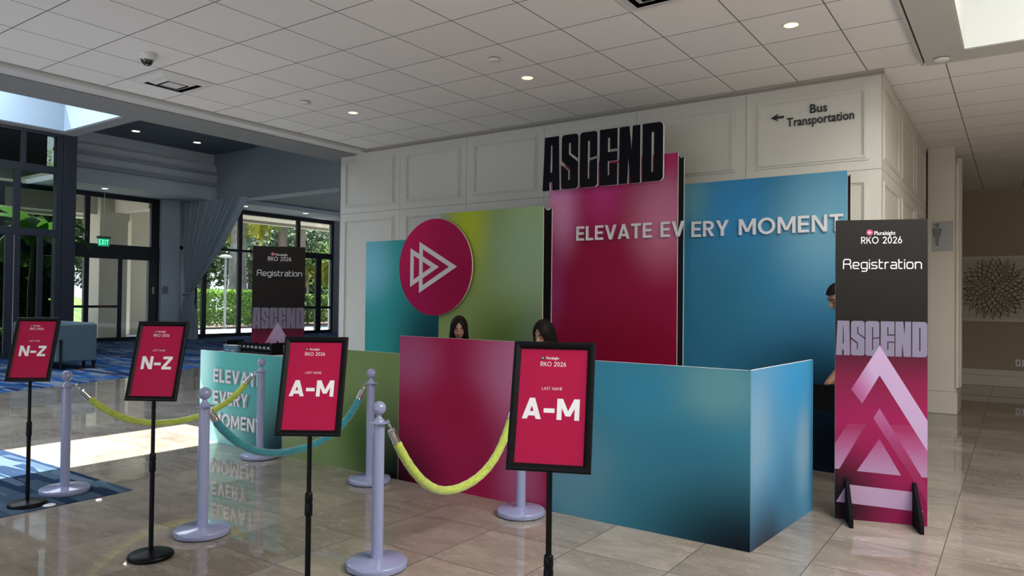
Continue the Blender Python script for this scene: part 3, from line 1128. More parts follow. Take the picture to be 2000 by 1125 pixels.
teal_bd = backdrop('backdrop_panel', 'shortest teal backdrop panel, leftmost, partly behind the round magenta sign', -6.985, -5.45, 6.66, 2.217, TEALP, 6.84)
green_bd = backdrop('backdrop_panel', 'olive green backdrop panel to the right of the round magenta sign', -5.55, -4.115, 6.455, 2.48, GREENP, 6.643)
pink_bd = backdrop('backdrop_panel', 'tallest magenta backdrop panel, under the black ascend lettering', -4.16, -2.697, 6.645, 2.925, PINKP, 6.818)
blue_bd = backdrop('backdrop_panel', 'blue backdrop panel at the right under the bus transportation sign', -2.76, -1.217, 6.82, 2.64, BLUEP, 7.01)
b = MB()
text(b, 'ELEVATE EV', -3.81, 2.108, .149, .16, lambda u, v, d: (u + 4.16, -d, v), 0, .022, 0, 0, fit=1.185, gap=.15)
b.build('raised_lettering', RAISED_WHITE, pink_bd)
b = MB()
text(b, 'ERY MOMENT', -2.618, 2.112, .150, .16, lambda u, v, d: (u + 2.76, -d, v), 0, .022, 0, 0, fit=1.37, gap=.15)
b.build('raised_lettering', RAISED_WHITE, blue_bd)

# round sign
t_ = thing('round_sign', 'round magenta disc sign with a white double triangle emblem', 'sign', (-5.58, 6.40, 1.852))
DISCP = print_mat('crimson_disc_print', (.36, .006, .07), [(-.45, .3, .8, .8, (.48, .012, .09), .8), (.4, -.3, .9, .8, (.30, .003, .05), .8)])
b = MB()
n = 96
ci = [(.56 * cos(2 * pi * i / n), .565 * sin(2 * pi * i / n)) for i in range(n)]
b.prism([ci], lambda u, v, d: (u, -d, v), -.02, 0, 0, 1)
b.build('disc', [DISCP, WHITE_EDGE], t_)
MB().cyl((0, .02, .1), (0, .055, .1), .04).build('spacer', WHITE_EDGE, t_)


def emblem(mb, fn, s, d0, d1, m=0):
    """two overlapping outlined triangles pointing right; s = height of the larger one"""
    w = .085 * s
    mb.stroke([(-.40 * s, -.40 * s), (.36 * s, 0), (-.40 * s, .40 * s)], w, fn, d0, d1, m, m, True)
    mb.stroke([(-.62 * s, -.29 * s), (-.06 * s, 0), (-.62 * s, .29 * s)], w, lambda u, v, d: fn(u, v, d + .0003), d0, d1, m, m, True)


b = MB()
emblem(b, lambda u, v, d: (u + .05, -d, v), .645, 0, .0015)
b.build('emblem', mat('emblem_white', (.62, .60, .61), .5), t_)

# ascend letter sign fixed high on the magenta panel
t_ = thing('letter_sign', 'large black ascend letters with white edges above the magenta panel', 'sign', (-4.225, 6.615, 2.655))
b = MB()
ascend(b, 0, 0, 1.395, .585, lambda u, v, d: (u, -d, v), -.016, .016, 0, 1, 2.6)
b.build('letters', [mat('black_letter_face', (.003, .003, .007), .7, spec=.15), WHITE_EDGE], t_)

# ------------------------------------------------------------------ reception counter: four printed sections in one line
TEALC = print_mat('teal_counter_print', (.10, .40, .38), [(-.05, .95, .5, 1.1, (.52, .86, .84), .95), (.25, .1, .8, .5, (.35, .62, .58), .7), (.75, .55, .55, .5, (.10, .40, .38), .6), (1.4, -.05, .95, 1.1, (.003, .02, .03), 1.0)])
GREENC = print_mat('green_counter_print', (.19, .27, .10), [(.1, .35, .6, .5, (.30, .36, .21), .8), (.9, .9, .9, .5, (.22, .31, .12), .7), (1.05, .35, .45, .5, (.07, .15, .03), .9), (1.52, -.03, 1.0, .95, (.002, .005, .004), 1.0)])
PINKC = print_mat('pink_counter_print', (.36, .012, .07), [(1.25, .95, .75, .75, (.50, .17, .32), .95), (.1, 1.0, .55, .45, (.42, .10, .22), .8), (.65, .62, .5, .4, (.34, .008, .055), .85), (1.2, .2, .35, .7, (.40, .10, .20), .9), (-.05, -.05, .85, .75, (.012, .001, .005), 1), (1.47, .45, .12, .8, (.33, .005, .05), .7)])
BLUEC = print_mat('blue_counter_print', (.045, .22, .31), [(.15, .3, .6, .7, (.12, .26, .34), .9), (1.2, .95, .5, .35, (.13, .32, .36), .9), (.6, .9, .6, .4, (.04, .25, .40), .7), (1.0, .55, .6, .3, (.035, .19, .29), .7), (1.45, -.08, 1.35, .88, (.003, .004, .010), 1.0)])
BLUES = print_mat('blue_side_print', (.08, .27, .44), [(.85, .95, .75, .5, (.04, .27, .52), .95), (.1, .65, .4, .6, (.19, .34, .46), .85), (.25, -.15, 1.1, .72, (.015, .018, .032), 1.0), (.95, .45, .25, .5, (.19, .34, .46), .9), (1.15, .2, .12, .9, (.04, .20, .34), .9), (.6, .25, .3, .5, (.05, .18, .30), .6)])
YC = 4.35


def counter(name, label, x0, x1, z, pm, top=None):
    w = x1 - x0
    t_ = thing(name, label, 'counter', (x0, YC, 0), 0, 'sections of the registration counter')
    b = MB()
    b.box(0, w, 0, .018, 0, z, 1)
    b.add([(0, -.0004, 0), (w, -.0004, 0), (w, -.0004, z), (0, -.0004, z)], [(0, 1, 2, 3)], 0)
    b.build('front_panel', [pm, WHITE_EDGE], t_, keep=True)
    if top:
        MB().box(.0, w, .018, .43, top - .03, top).build('worktop', mat('pale_laminate', (.62, .60, .57), .45), t_, bev=.003)
        MB().box(.01, w - .01, .37, .40, 0, top - .03).build('back_support', WHITE_EDGE, t_)
    return t_


tc = counter('counter_section', 'teal counter section with raised white elevate every moment letters', -6.995, -5.648, .922, TEALC, .90)
counter('counter_section', 'olive green counter section between the teal and magenta sections', -5.645, -4.158, 1.03, GREENC, .90)
counter('counter_section', 'tallest magenta counter section with the two seated women behind it', -4.155, -2.703, 1.175, PINKC, .78)
bc = counter('counter_section', 'blue corner counter section with a bright blue return side', -2.70, -1.30, 1.075, BLUEC, .78)
b = MB()
a0, a1 = Vector((1.40, 0)), Vector((1.495, 1.16))
dx = (a1 - a0)
L = dx.length
ang = atan2(dx.y, dx.x)
b.box(0, L, 0, .018, 0, 1.075, 1)
b.add([(0, -.0004, 0), (L, -.0004, 0), (L, -.0004, 1.075), (0, -.0004, 1.075)], [(0, 1, 2, 3)], 0)
b.build('side_panel', [BLUES, WHITE_EDGE], bc, keep=True, loc=(a0.x, a0.y, 0), rz=ang)
for s_, z0, wd in (('ELEVATE', .613, .80), ('EVERY', .394, .575), ('MOMENT', .171, .80)):
    b = MB()
    text(b, s_, .268, z0, .132, .175, lambda u, v, d: (u, -d, v), 0, .022, 0, 0, fit=wd, gap=.15)
    b.build('raised_lettering', RAISED_WHITE, tc)

# things on the teal counter: badge racks, folded card boxes
CARD = mat('slate_blue_card', (.07, .14, .20), .55)
for i, (x, y, hgt, lb) in enumerate(((-6.92, 4.66, .075, 'slate blue card box standing alone at the left of the black badges'), (-6.80, 4.56, .072, 'slate blue card box second from the counter left end'), (-6.66, 4.52, .075, 'slate blue card box third along, in front of the black badges'))):
    t_ = thing('card_box', lb, 'box', (x, y, .90), radians(22), 'card boxes on the teal counter')
    MB().box(-.055, .055, -.03, .03, 0, hgt).build('carton', CARD, t_, bev=.002)
    MB().box(-.055, .055, -.031, .031, hgt, hgt + .0015).build('lid_edge', PRINT_WHITE, t_)
    b = MB()
    b.box(-.02, .02, -.0306, -.03, .02, .026)
    b.build('label', PRINT_WHITE, t_)
rack = thing('badge_rack', 'black rack for name badges on the teal counter', 'rack', (-6.50, 4.66, .90))
MB().box(-.36, .40, -.10, .10, 0, .012).build('tray', BLACK_METAL, rack, bev=.003)
for x in (-.36, .39):
    MB().box(x, x + .012, -.10, .10, .012, .12).build('end_plate', BLACK_METAL, rack)
b = MB().tube([(-.354, -.09, .012), (-.354, -.09, .055), (.395, -.09, .055), (.395, -.09, .012)], .004)
b.build('front_rail', CHROME, rack)
for i in range(11):
    x = -.33 + i * .068
    t_ = thing('name_badge', 'black name badge with a pale label standing in the badge rack', 'badge', (-6.50 + x, 4.66, .914), radians(8), 'name badges in the rack')
    MB().box(-.026, .026, -.004, .004, 0, .085 + .006 * (i % 3)).build('holder', BLACK, t_, bev=.002)
    MB().box(-.017, .017, -.0046, -.004, .035, .055).build('name_label', mat('grey_label', (.42, .42, .43), .6), t_)

# ------------------------------------------------------------------ standing registration banners
BW, BH = .57, 2.055
BANNERP = mat('banner_print', (.02, .015, .015), .55, spec=.2)
_t = NT(BANNERP)
_s = _t.n('ShaderNodeSeparateXYZ')
_t.l(_t.coord(), _s.inputs[0])
_zc = _t.ramp(_t.math('DIVIDE', _s.outputs[2], BH), [(0, (.23, .007, .06)), (.16, (.26, .008, .066)), (.34, (.29, .010, .075)), (.46, (.19, .009, .048)), (.56, (.055, .006, .018)), (.64, (.010, .0075, .0065)), (1, (.017, .0145, .013))])
_dk = _t.vmath('LENGTH', _t.vmath('MULTIPLY', _t.vmath('SUBTRACT', _t.coord(), (-BW / 2, 0, .14)).outputs[0], (1 / .50, 0, 1 / .56)).outputs[0]).outputs['Value']
_mr = _t.n('ShaderNodeMapRange', interpolation_type='SMOOTHERSTEP')
_t.l(_dk, _mr.inputs[0])
_mr.inputs[3].default_value = 1
_mr.inputs[4].default_value = 0
_t.l(_t.mix(_mr.outputs[0], _zc, (.008, .004, .005)), _t.b.inputs['Base Color'])


def grad_mat(name, stops, axis=2, z0=0, z1=1, tilt=0.0):
    m = mat(name, stops[0][1], .45)
    t = NT(m)
    s = t.n('ShaderNodeSeparateXYZ')
    t.l(t.coord(), s.inputs[0])
    v = t.math('ADD', s.outputs[2], t.math('MULTIPLY', s.outputs[0], tilt))
    f = t.math('DIVIDE', t.math('SUBTRACT', v, z0), z1 - z0)
    t.l(t.ramp(f, stops), t.b.inputs['Base Color'])
    return m


LIL = (.46, .31, .49)
G1 = grad_mat('chevron_print', [(0, (.30, .02, .10)), (.5, (.40, .12, .29)), (1, LIL)], z0=.42, z1=.92, tilt=2.0)
G2 = grad_mat('wing_print', [(0, (.38, .22, .37)), (.6, (.36, .08, .21)), (1, (.29, .015, .085))], z0=.33, z1=.63)
G3 = mat('lilac_print', LIL, .45)
G4 = grad_mat('faint_chevron_print', [(0, (.27, .009, .072)), (.5, (.31, .03, .13)), (1, (.38, .10, .25))], z0=.36, z1=.74)
G5 = mat('lilac_base_print', (.42, .27, .42), .45)
TITLE = mat('lilac_title_print', (.20, .18, .255), .5, spec=.2)
BADGE_RED = mat('emblem_badge_red', (.50, .05, .14), .5)


def bn(px, py):
    """read off the banner artwork: x across 180, y down 592"""
    return ((px - 1632) / 180 * BW - BW / 2, (1 - (py - 428 - (px - 1632) / 180 * (0 if py < 600 else 7.5 * (py - 600) / 400)) / 592) * BH)


def banner(name, label, loc, rz):
    t_ = thing(name, label, 'banner', loc, rz, 'registration banners')
    b = MB()
    b.box(-BW / 2, BW / 2, 0, .014, 0, BH, 1)
    b.add([(-BW / 2, -.0004, 0), (BW / 2, -.0004, 0), (BW / 2, -.0004, BH), (-BW / 2, -.0004, BH)], [(0, 1, 2, 3)], 0)
    fn = lambda u, v, d: (u, -d, v)
    pg = lambda pts, m_, d: b.prism([[bn(*p) for p in pts]], fn, d, d, m_, m_)
    u, v = bn(1634, 696)
    ascend(b, -BW / 2 + .004, v, BW - .006, .237, fn, .0009, .0009, 3, 3)
    pg([(1632, 872), (1657, 832), (1694, 832), (1641, 922), (1632, 922)], 5, .0012)
    pg([(1738, 832), (1812, 832), (1812, 933), (1800, 933)], 5, .0012)
    pg([(1720, 800), (1812, 950), (1812, 985), (1803, 968), (1708, 820)], 7, .0015)
    pg([(1720, 860), (1762, 931), (1676, 925)], 5, .0018)
    pg([(1720, 676), (1812, 822), (1812, 882), (1720, 735), (1686, 792), (1664, 764)], 4, .0021)
    pg([(1656, 952), (1782, 962), (1804, 1001), (1635, 987)], 8, .0018)
    # header
    u, v = bn(1700, 453)
    b.prism([[(u + .021 * cos(a * pi / 16), v + .021 * sin(a * pi / 16)) for a in range(32)]], fn, .0012, .0012, 9, 9)
    emblem(b, lambda x, y, d: fn(u + .003 + x, v + y, d), .022, .0016, .0016, 2)
    u, v = bn(1709, 458)
    font(b, 'Pluralsight', u, v, .026, fn, .0012, .0012, 2, 2, .012, fit=.130)
    u, v = bn(1683, 475)
    text(b, 'RKO 2026', u, v, .047, .13, fn, .0012, .0012, 2, 2, fit=.253, gap=.15)
    u, v = bn(1647, 525)
    text(b, 'Registration', u, v, .070, .105, fn, .0012, .0012, 2, 2, fit=.487, gap=.135, style='reg')
    b.build('board', [BANNERP, mat('grey_foam_edge', (.45, .44, .42), .6), PRINT_WHITE, TITLE, G1, G2, G3, G4, G5, BADGE_RED], t_, keep=True)
    for x in (-BW / 2 + .075, BW / 2 - .08):
        f = MB()
        f.prism([[(-.215, 0), (-.215, .055), (-.20, .09), (-.03, .28), (-.005, .285), (.02, .285), (.19, .09), (.205, .055), (.205, 0)]], lambda u, v, d: (x + d, u, v), -.011, .011)
        f.build('foot', BLACK, t_, bev=.003)
    return t_


ban = banner('banner', 'tall registration banner standing right of the blue counter', (-.766, 5.487, 0), radians(18.5))
ban2 = dup(ban, (-6.877, 5.223, 0), radians(52.4), 'tall registration banner standing behind the teal counter, before the windows')

# ------------------------------------------------------------------ stanchions, ropes, poster stands, rug
def stanchion(label, loc):
    t_ = thing('stanchion', label, 'stanchion', loc, 0, 'lilac rope stanchions')
    MB().lathe([(0, 0), (.158, 0), (.158, .006), (0, .006)], 64).build('rubber_ring', BLACK, t_)
    MB().lathe([(0, .006), (.164, .006), (.167, .010), (.167, .036), (.164, .041), (.156, .044), (.05, .050), (.034, .054), (0, .054)], 72).build('base', LILAC, t_)
    MB().lathe([(0, .05), (.0325, .05), (.0325, .792), (0, .792)], 32).build('post', LILAC, t_)
    b = MB()
    b.lathe([(.0325, .790), (.058, .793), (.060, .796), (.058, .799), (.030, .803)], 40)
    b.build('collar_ring', LILAC, t_)
    MB().lathe([(0, .80), (.034, .80), (.030, .810), (.018, .820), (.0135, .829), (.014, .836)] + [(.039 * sin(radians(a)), .874 - .039 * cos(radians(a))) for a in range(21, 181, 8)] + [(0, .913)], 40).build('ball_finial', LILAC, t_)
    return t_


ST = [('lilac stanchion at the right end of the blue rug', (-5.852, 2.557, 0)),
      ('lilac stanchion in front of the teal counter letters, near the left yellow rope end', (-5.735, 4.175, 0)),
      ('lilac stanchion in front row between the left poster stands, holding the teal rope', (-4.165, 2.623, 0)),
      ('lilac stanchion against the green counter section, at the far end of the teal rope', (-4.274, 4.149, 0)),
      ('nearest lilac stanchion, cut off by the bottom edge, at the right yellow rope', (-2.892, 2.871, 0)),
      ('lilac stanchion half hidden by the largest poster stand', (-2.811, 4.159, 0))]
st0 = stanchion(*ST[0])
for lb, loc in ST[1:]:
    dup(st0, loc, 0, lb)


def rope(label, p0, p1, low, m, side0=0.0, k=2.05):
    """velvet rope hung between the collar rings of two stanchions"""
    p0, p1 = Vector(p0), Vector(p1)
    d = (p1 - p0)
    d.z = 0
    L = d.length
    d.normalize()
    s = Vector((d.y, -d.x, 0))
    t_ = thing('velvet_rope', label, 'rope', (p0 + p1) / 2 * 1.0, 0, 'velvet ropes')
    t_.location.z = 0
    O = Vector(t_.location)
    a = p0 + d * .062 + s * side0
    c = p1 - d * .062
    N = 44
    pts = []
    for i in range(N + 1):
        t = i / N
        x = 2 * t - 1
        cat = (math.cosh(k * x) - 1) / (math.cosh(k) - 1)
        z = low + (a.z - low) * cat
        q = a.lerp(c, t)
        pts.append(Vector((q.x, q.y, z)) + s * (.012 * sin(3.1 * t * pi)))
    # arc length positions for hook, ferrule and velvet
    acc = [0]
    for u, v in zip(pts, pts[1:]):
        acc.append(acc[-1] + (v - u).length)
    T = acc[-1]

    def at(x):
        for i in range(N):
            if acc[i + 1] >= x:
                return pts[i].lerp(pts[i + 1], (x - acc[i]) / (acc[i + 1] - acc[i]))
        return pts[-1]
    loc = lambda v: v - O
    M = 60
    e0, e1 = .145, T - .145
    b = MB()
    rng = random.Random(int(abs(p0.x) * 1000))
    rad = [.0265 * (1 + .045 * sin(i * 1.9 + rng.random() * 2)) for i in range(M + 1)]
    rad[0] = rad[-1] = .022
    b.tube([loc(at(e0 + (e1 - e0) * i / M)) for i in range(M + 1)], rad, 16)
    b.build('velvet_sleeve', m, t_)
    for u in (1, -1):
        f = (lambda x: at(x)) if u == 1 else (lambda x: at(T - x))
        ax = (f(.16) - f(.06)).normalized()
        MB().lathe([(0, 0), (.012, 0), (.021, .004), (.0235, .012), (.0235, .075), (.025, .078), (.025, .086), (.0, .086)], 24, loc(f(.06)), 0, ax).build('ferrule', CHROME, t_)
        b = MB()
        h0 = loc(f(.012))
        h1 = loc(f(.06))
        hm = h0.lerp(h1, .45)
        up = Vector((0, 0, 1))
        b.tube([h1, hm.lerp(h1, .3)], .006, 8)
        r = .017
        cen = hm.lerp(h0, .6)
        b.tube([cen + ax * (r * cos(q)) + up * (r * sin(q)) for q in [i * 2 * pi / 20 for i in range(20)]], .0035, 6, 0, True)
        r = .012
        cen = hm.lerp(h1, .25)
        b.tube([cen + ax * (r * cos(q)) + s * (r * sin(q)) for q in [i * 2 * pi / 16 for i in range(16)]], .003, 6, 0, True)
        b.build('hook', CHROME, t_)
    return t_


rope('yellow green velvet rope sagging behind the left poster stands', (-5.852, 2.557, .80), (-5.735, 4.175, .80), .425, YELLOW_V)
rope('teal velvet rope sagging in front of the green counter section', (-4.165, 2.623, .80), (-4.274, 4.149, .80), .375, TEAL_V, -.09, 2.5)
rope('yellow green velvet rope sagging in front of the magenta counter section', (-2.892, 2.871, .80), (-2.811, 4.159, .80), .30, YELLOW_V)

FWID, FHGT = .297, .462


def poster_stand(label, loc, rz, txt, zb):
    t_ = thing('poster_stand', label, 'sign', loc, rz, 'poster stands in the queue')
    MB().lathe([(0, 0), (.110, 0), (.119, .004), (.122, .012), (.119, .022), (.111, .029), (.102, .032), (.03, .036), (.018, .040), (0, .040)], 64).build('base', BLACK_METAL, t_)
    MB().lathe([(0, .03), (.0128, .03), (.0128, .55), (0, .55)], 24).build('lower_post', BLACK_METAL, t_)
    MB().lathe([(0, .485), (.0165, .485), (.0175, .49), (.0175, .535), (.0158, .540), (.0158, .545), (.0175, .550), (.0165, .585), (.0125, .590), (0, .590)], 24).build('clamp_collar', BLACK_METAL, t_)
    MB().lathe([(0, .55), (.0105, .55), (.0105, zb + .035), (0, zb + .035)], 24).build('upper_post', BLACK_METAL, t_)
    TL = radians(17)
    base = Vector((0, -.036, zb))
    ey, ez = Vector((0, cos(TL) * 1, -sin(TL))), Vector((0, sin(TL), cos(TL)))
    fn = lambda u, v, d: base + Vector((u, 0, 0)) + ez * v - ey * d
    w, h = FWID / 2, FHGT
    b = MB()
    fr = .027
    prof = [(0, -.006), (0, .006), (.005, .011), (.012, .0125), (.019, .009), (fr, .002), (fr, -.006)]

    def ring(q):
        o, d = q
        return [fn(-w + o, o, d), fn(w - o, o, d), fn(w - o, h - o, d), fn(-w + o, h - o, d)]
    vs_ = []
    for q in prof:
        vs_ += ring(q)
    k = len(prof)
    fs = []
    for i in range(k):
        j = (i + 1) % k
        for c in range(4):
            e = (c + 1) % 4
            fs.append((i * 4 + c, i * 4 + e, j * 4 + e, j * 4 + c))
    b.add(vs_, fs)
    b.build('snap_frame', BLACK_METAL, t_)
    b = MB()
    rct = lambda a: [(-w + a, a), (w - a, a), (w - a, h - a), (-w + a, h - a)]
    b.prism([rct(fr)], fn, -.004, .0005, 0, 3)
    cy = h
    b.prism([[(-.040 + .0075 * cos(a * pi / 12), h - .060 + .0075 * sin(a * pi / 12)) for a in range(24)]], fn, .0008, .0008, 2, 2)
    emblem(b, lambda x, y, d: fn(-.0385 + x, h - .060 + y, d), .0085, .0011, .0011, 1)
    font(b, 'Pluralsight', -.028, h - .064, .0095, fn, .0009, .0009, 1, 1, .012, fit=.046)
    text(b, 'RKO 2026', -.048, h - .090, .0165, .12, fn, .0009, .0009, 1, 1, fit=.093, gap=.15)
    text(b, 'LAST NAME', -.038, h - .176, .0105, .09, fn, .0009, .0009, 1, 1, fit=.074, gap=.14)
    wd = .205 if 'M' in txt else .178
    text(b, txt, -wd / 2 - .002, h - .281, .075, .21, fn, .0009, .0009, 1, 1, fit=wd, gap=.10)
    b.build('poster', [CRIMSON, PRINT_WHITE, PRINT_BLACK, BLACK_METAL], t_, keep=True)
    b = MB()
    b.hexa([fn(-w + .012, .012, -.009), fn(w - .012, .012, -.009), fn(w - .012, h - .012, -.009), fn(-w + .012, h - .012, -.009),
            fn(-w + .012, .012, -.004), fn(w - .012, .012, -.004), fn(w - .012, h - .012, -.004), fn(-w + .012, h - .012, -.004)])
    b.build('back_plate', BLACK_METAL, t_)
    b = MB()
    b.bar(fn(0, .16, -.016), Vector((0, .004, zb + .02)), .03, .012)
    b.build('tilt_bracket', BLACK_METAL, t_)
    return t_


poster_stand('leftmost poster stand, lettered n to z, standing on the blue rug', (-5.69, 2.245, 0), radians(40), 'N-Z', .872)
poster_stand('poster stand lettered n to z behind the drooping left yellow rope', (-4.02, 2.217, 0), radians(32), 'N-Z', .888)
poster_stand('poster stand lettered a to m in front of the teal rope', (-2.657, 2.20, 0), radians(35), 'A-M', .852)
poster_stand('nearest and largest poster stand, lettered a to m, before the blue counter', (-1.347, 2.17, 0), radians(23), 'A-M', .885)

t_ = thing('rug', 'navy blue rug with pale blocks under the leftmost poster stand', 'rug', (-8.3, 1.4, 0))
MB().box(-2.785, 2.785, -1.49, 1.49, 0, .006).build('pile', RUGMAT, t_)
t_ = thing('floor_disc', 'small white round floor cover at the edge of the blue rug', 'floor cover', (-5.56, 2.33, .006))
MB().lathe([(0, 0), (.040, 0), (.040, .003), (.034, .005), (0, .005)], 32).build('cap', PRINT_WHITE, t_)
MB().lathe([(0, .005), (.006, .005), (.006, .0055), (0, .0055)], 12, (.008, 0, 0)).build('screw', mat('grey_plastic', (.25, .25, .25), .5), t_)

# ------------------------------------------------------------------ signs on walls, outlets, art
t_ = thing('wall_sign', 'black bus transportation lettering with an arrow high on the panelled wall', 'sign', (-1.55, 7.318, 3.2))
b = MB()
wf = lambda u, v, d: (u, -d, v)
font(b, 'Bus', -.010, .105, .085, wf, 0, .010, 0, 0, .008, fit=.155, align='CENTER')
font(b, 'Transportation', 0, 0, .085, wf, 0, .010, 0, 0, .008, fit=.602, align='CENTER')
SIGNBLACK = mat('black_sign_letter', (.012, .011, .011), .45)
b.build('lettering', SIGNBLACK, t_)
b = MB()
b.prism([[(-.455, .103), (-.385, .140), (-.398, .115), (-.330, .113), (-.330, .093), (-.398, .091), (-.385, .066)]], wf, 0, .010)
b.build('arrow', SIGNBLACK, t_)

t_ = thing('restroom_sign', 'frosted grey restroom sign with a standing man figure on the pillar', 'sign', (-.843, 11.45, 2.41))
MB().box(-.127, .127, -.006, 0, -.205, .205).build('plate', mat('frosted_grey', (.36, .37, .36), .45), t_)
b = MB()
b.lathe([(0, -.002), (.030, -.002), (.030, 0), (0, 0)], 24, (-.065, -.007, .155), 0, (0, 1, 0))
b.prism([[(-.12, .115), (-.01, .115), (-.01, .06), (-.025, -.01), (-.040, -.01), (-.045, -.10), (-.05, -.13), (-.08, -.13), (-.085, -.10), (-.09, -.01), (-.105, -.01), (-.12, .06)]], wf, .006, .009)
b.build('figure', mat('grey_pictogram', (.16, .16, .16), .5), t_)

for i, (x, lb) in enumerate(((0.003, 'white outlet plate with dark sockets low on the far taupe wall'), (.100, 'plain white plate beside the outlet on the far taupe wall'))):
    t_ = thing('wall_outlet', lb, 'outlet', (x, 15.998, .44), 0, 'outlets on the far wall')
    MB().box(-.038, .038, -.007, 0, -.062, .062).build('cover_plate', PRINT_WHITE, t_, bev=.002)
    if i == 0:
        for z in (-.024, .0, .024):
            MB().box(-.012, .012, -.008, -.0068, z - .008, z + .008).build('socket', BLACK, t_)

t_ = thing('wall_art', 'round burst of dark wire petals in the pale panel on the far wall', 'wall art', (-.36, 15.985, 1.785))
b = MB()
rng = random.Random(4)
for ring in range(7):
    n = [7, 11, 15, 19, 22, 25, 27][ring]
    r0 = .035 + ring * .066
    ln = .10 + .006 * ring
    for k in range(n):
        a = 2 * pi * (k + .5 * (ring % 2)) / n + rng.uniform(-.04, .04)
        y = -.015 - .05 * (1 - ring / 7) * rng.uniform(.6, 1)
        wd = min(.042, pi * (r0 + ln * .4) / n * .82)
        pts = []
        for j in range(9):
            q = j / 8
            hw = wd * sin(pi * q ** .8)
            pts.append((r0 + ln * q, hw))
        loop = [(r, s) for r, s in pts] + [(r, -s) for r, s in reversed(pts[1:-1])]
        P = [(.95 * (r * cos(a) - s * sin(a)), y, .95 * (r * sin(a) + s * cos(a))) for r, s in loop]
        b.tube(P, .0036, 5, 0, True)
        tip = P[8]
        cv = [(tip[0] + cos(a + .6 * j / 3) * .016 * j, y - .003 * j, tip[2] + sin(a + .6 * j / 3) * .016 * j) for j in range(4)]
        b.tube(cv, [.0042, .0036, .003, .0015], 5)
        b.lathe([(0, -.008), (.006, -.006), (.0085, 0), (.006, .006), (0, .008)], 8, (tip[0], y - .004, tip[2]))
ART = mat('dark_bronze_wire', (.07, .052, .034), .45, .6)
b.build('wire_petals', ART, t_)
MB().cyl((0, 0, 0), (0, -.05, 0), .03).build('hub', ART, t_)

t_ = thing('exit_sign', 'green lit exit sign hanging before the sliding glass doors', 'exit sign', (-23.6, 11.30, 3.05), radians(90))
MB().box(-.20, .20, -.05, .05, .215, .285).build('housing', mat('grey_plastic_housing', (.16, .16, .16), .5), t_, bev=.006)
MB().box(-.17, .17, -.008, .008, -.03, .215).build('panel', mat('green_acrylic', (.02, .12, .06), .2, emit=(.02, .45, .20), estr=.35), t_)
b = MB()
text(b, 'EXIT', -.145, .02, .165, .2, lambda u, v, d: (u, -.0085 - d, v), 0, .002, fit=.29, gap=.2)
b.build('lettering', mat('exit_green', (.1, .8, .4), .5, emit=(.10, 1, .45), estr=1.2), t_)
MB().cyl((0, 0, .285), (0, 0, 1.70), .008).build('hanging_rod', CEIL_METAL, t_)

t_ = thing('wall_control', 'small grey wall control panel on the pier beside the glass doors', 'wall control', (-23.798, 13.45, 1.68), radians(90))
MB().box(-.11, .11, -.014, 0, -.13, .13).build('cover_plate', mat('grey_plate', (.30, .32, .34), .4), t_, bev=.003)
for x in (-.045, .045):
    for z in (-.06, .0, .06):
        MB().box(x - .03, x + .03, -.017, -.0135, z - .02, z + .02).build('button', mat('grey_button', (.22, .24, .26), .4), t_)

# ------------------------------------------------------------------ curtain
t_ = thing('curtain', 'long grey curtain tied back beside the hall windows', 'curtain', (-23.86, 14.12, 0))
CURT = mat('slate_grey_curtain', (.38, .415, .45), .85)
b = MB()
NU, NV = 150, 46
vs_ = []
for j in range(NV + 1):
    t = j / NV
    z = 4.70 * (1 - t)
    zt = 1.55
    if z > zt:
        q = (z - zt) / (4.70 - zt)
        xl = .0 + .22 * (1 - q) ** 3
        xr = .52 + 3.05 * (1.15 * q - .15 * q * q)
    else:
        q = (zt - z) / zt
        xl = .22 - .22 * sin(min(1, q * 1.9) * pi / 2)
        xr = .52 + .36 * sin(min(1, q * 1.7) * pi / 2)
    amp = .035 + .065 * min(1, abs(z - zt) / 1.6)
    for i in range(NU + 1):
        u = i / NU
        uu = u + .012 * sin(u * 23 + z)
        ph = uu * 2 * pi * 21
        f = amp * (sin(ph) + .35 * sin(ph * .37 + 1.3) + .25 * sin(ph * 1.73 + .6))
        # the gathers run on a slant from the heading to the tie
        x = xl + (xr - xl) * u
        vs_.append((x, f - .10 * (1 - abs(2 * u - 1)) * (1 if abs(z - zt) < .5 else .4), z + (.02 * sin(ph) if j == NV else 0)))
fs = [(j * (NU + 1) + i, j * (NU + 1) + i + 1, (j + 1) * (NU + 1) + i + 1, (j + 1) * (NU + 1) + i) for j in range(NV) for i in range(NU)]
b.add(vs_, fs, 0, True)
b.build('drape', CURT, t_, keep=True)
b = MB()
ring = [(.37 + .18 * cos(q), -.03 + .13 * sin(q), 1.55 + .04 * cos(q)) for q in [i * 2 * pi / 28 for i in range(28)]]
b.tube(ring, .028, 8, 0, True)
b.tube([(.20, -.03, 1.56), (.05, .05, 1.6), (-.03, .08, 1.6)], .018, 8)
b.build('tieback', CURT, t_)

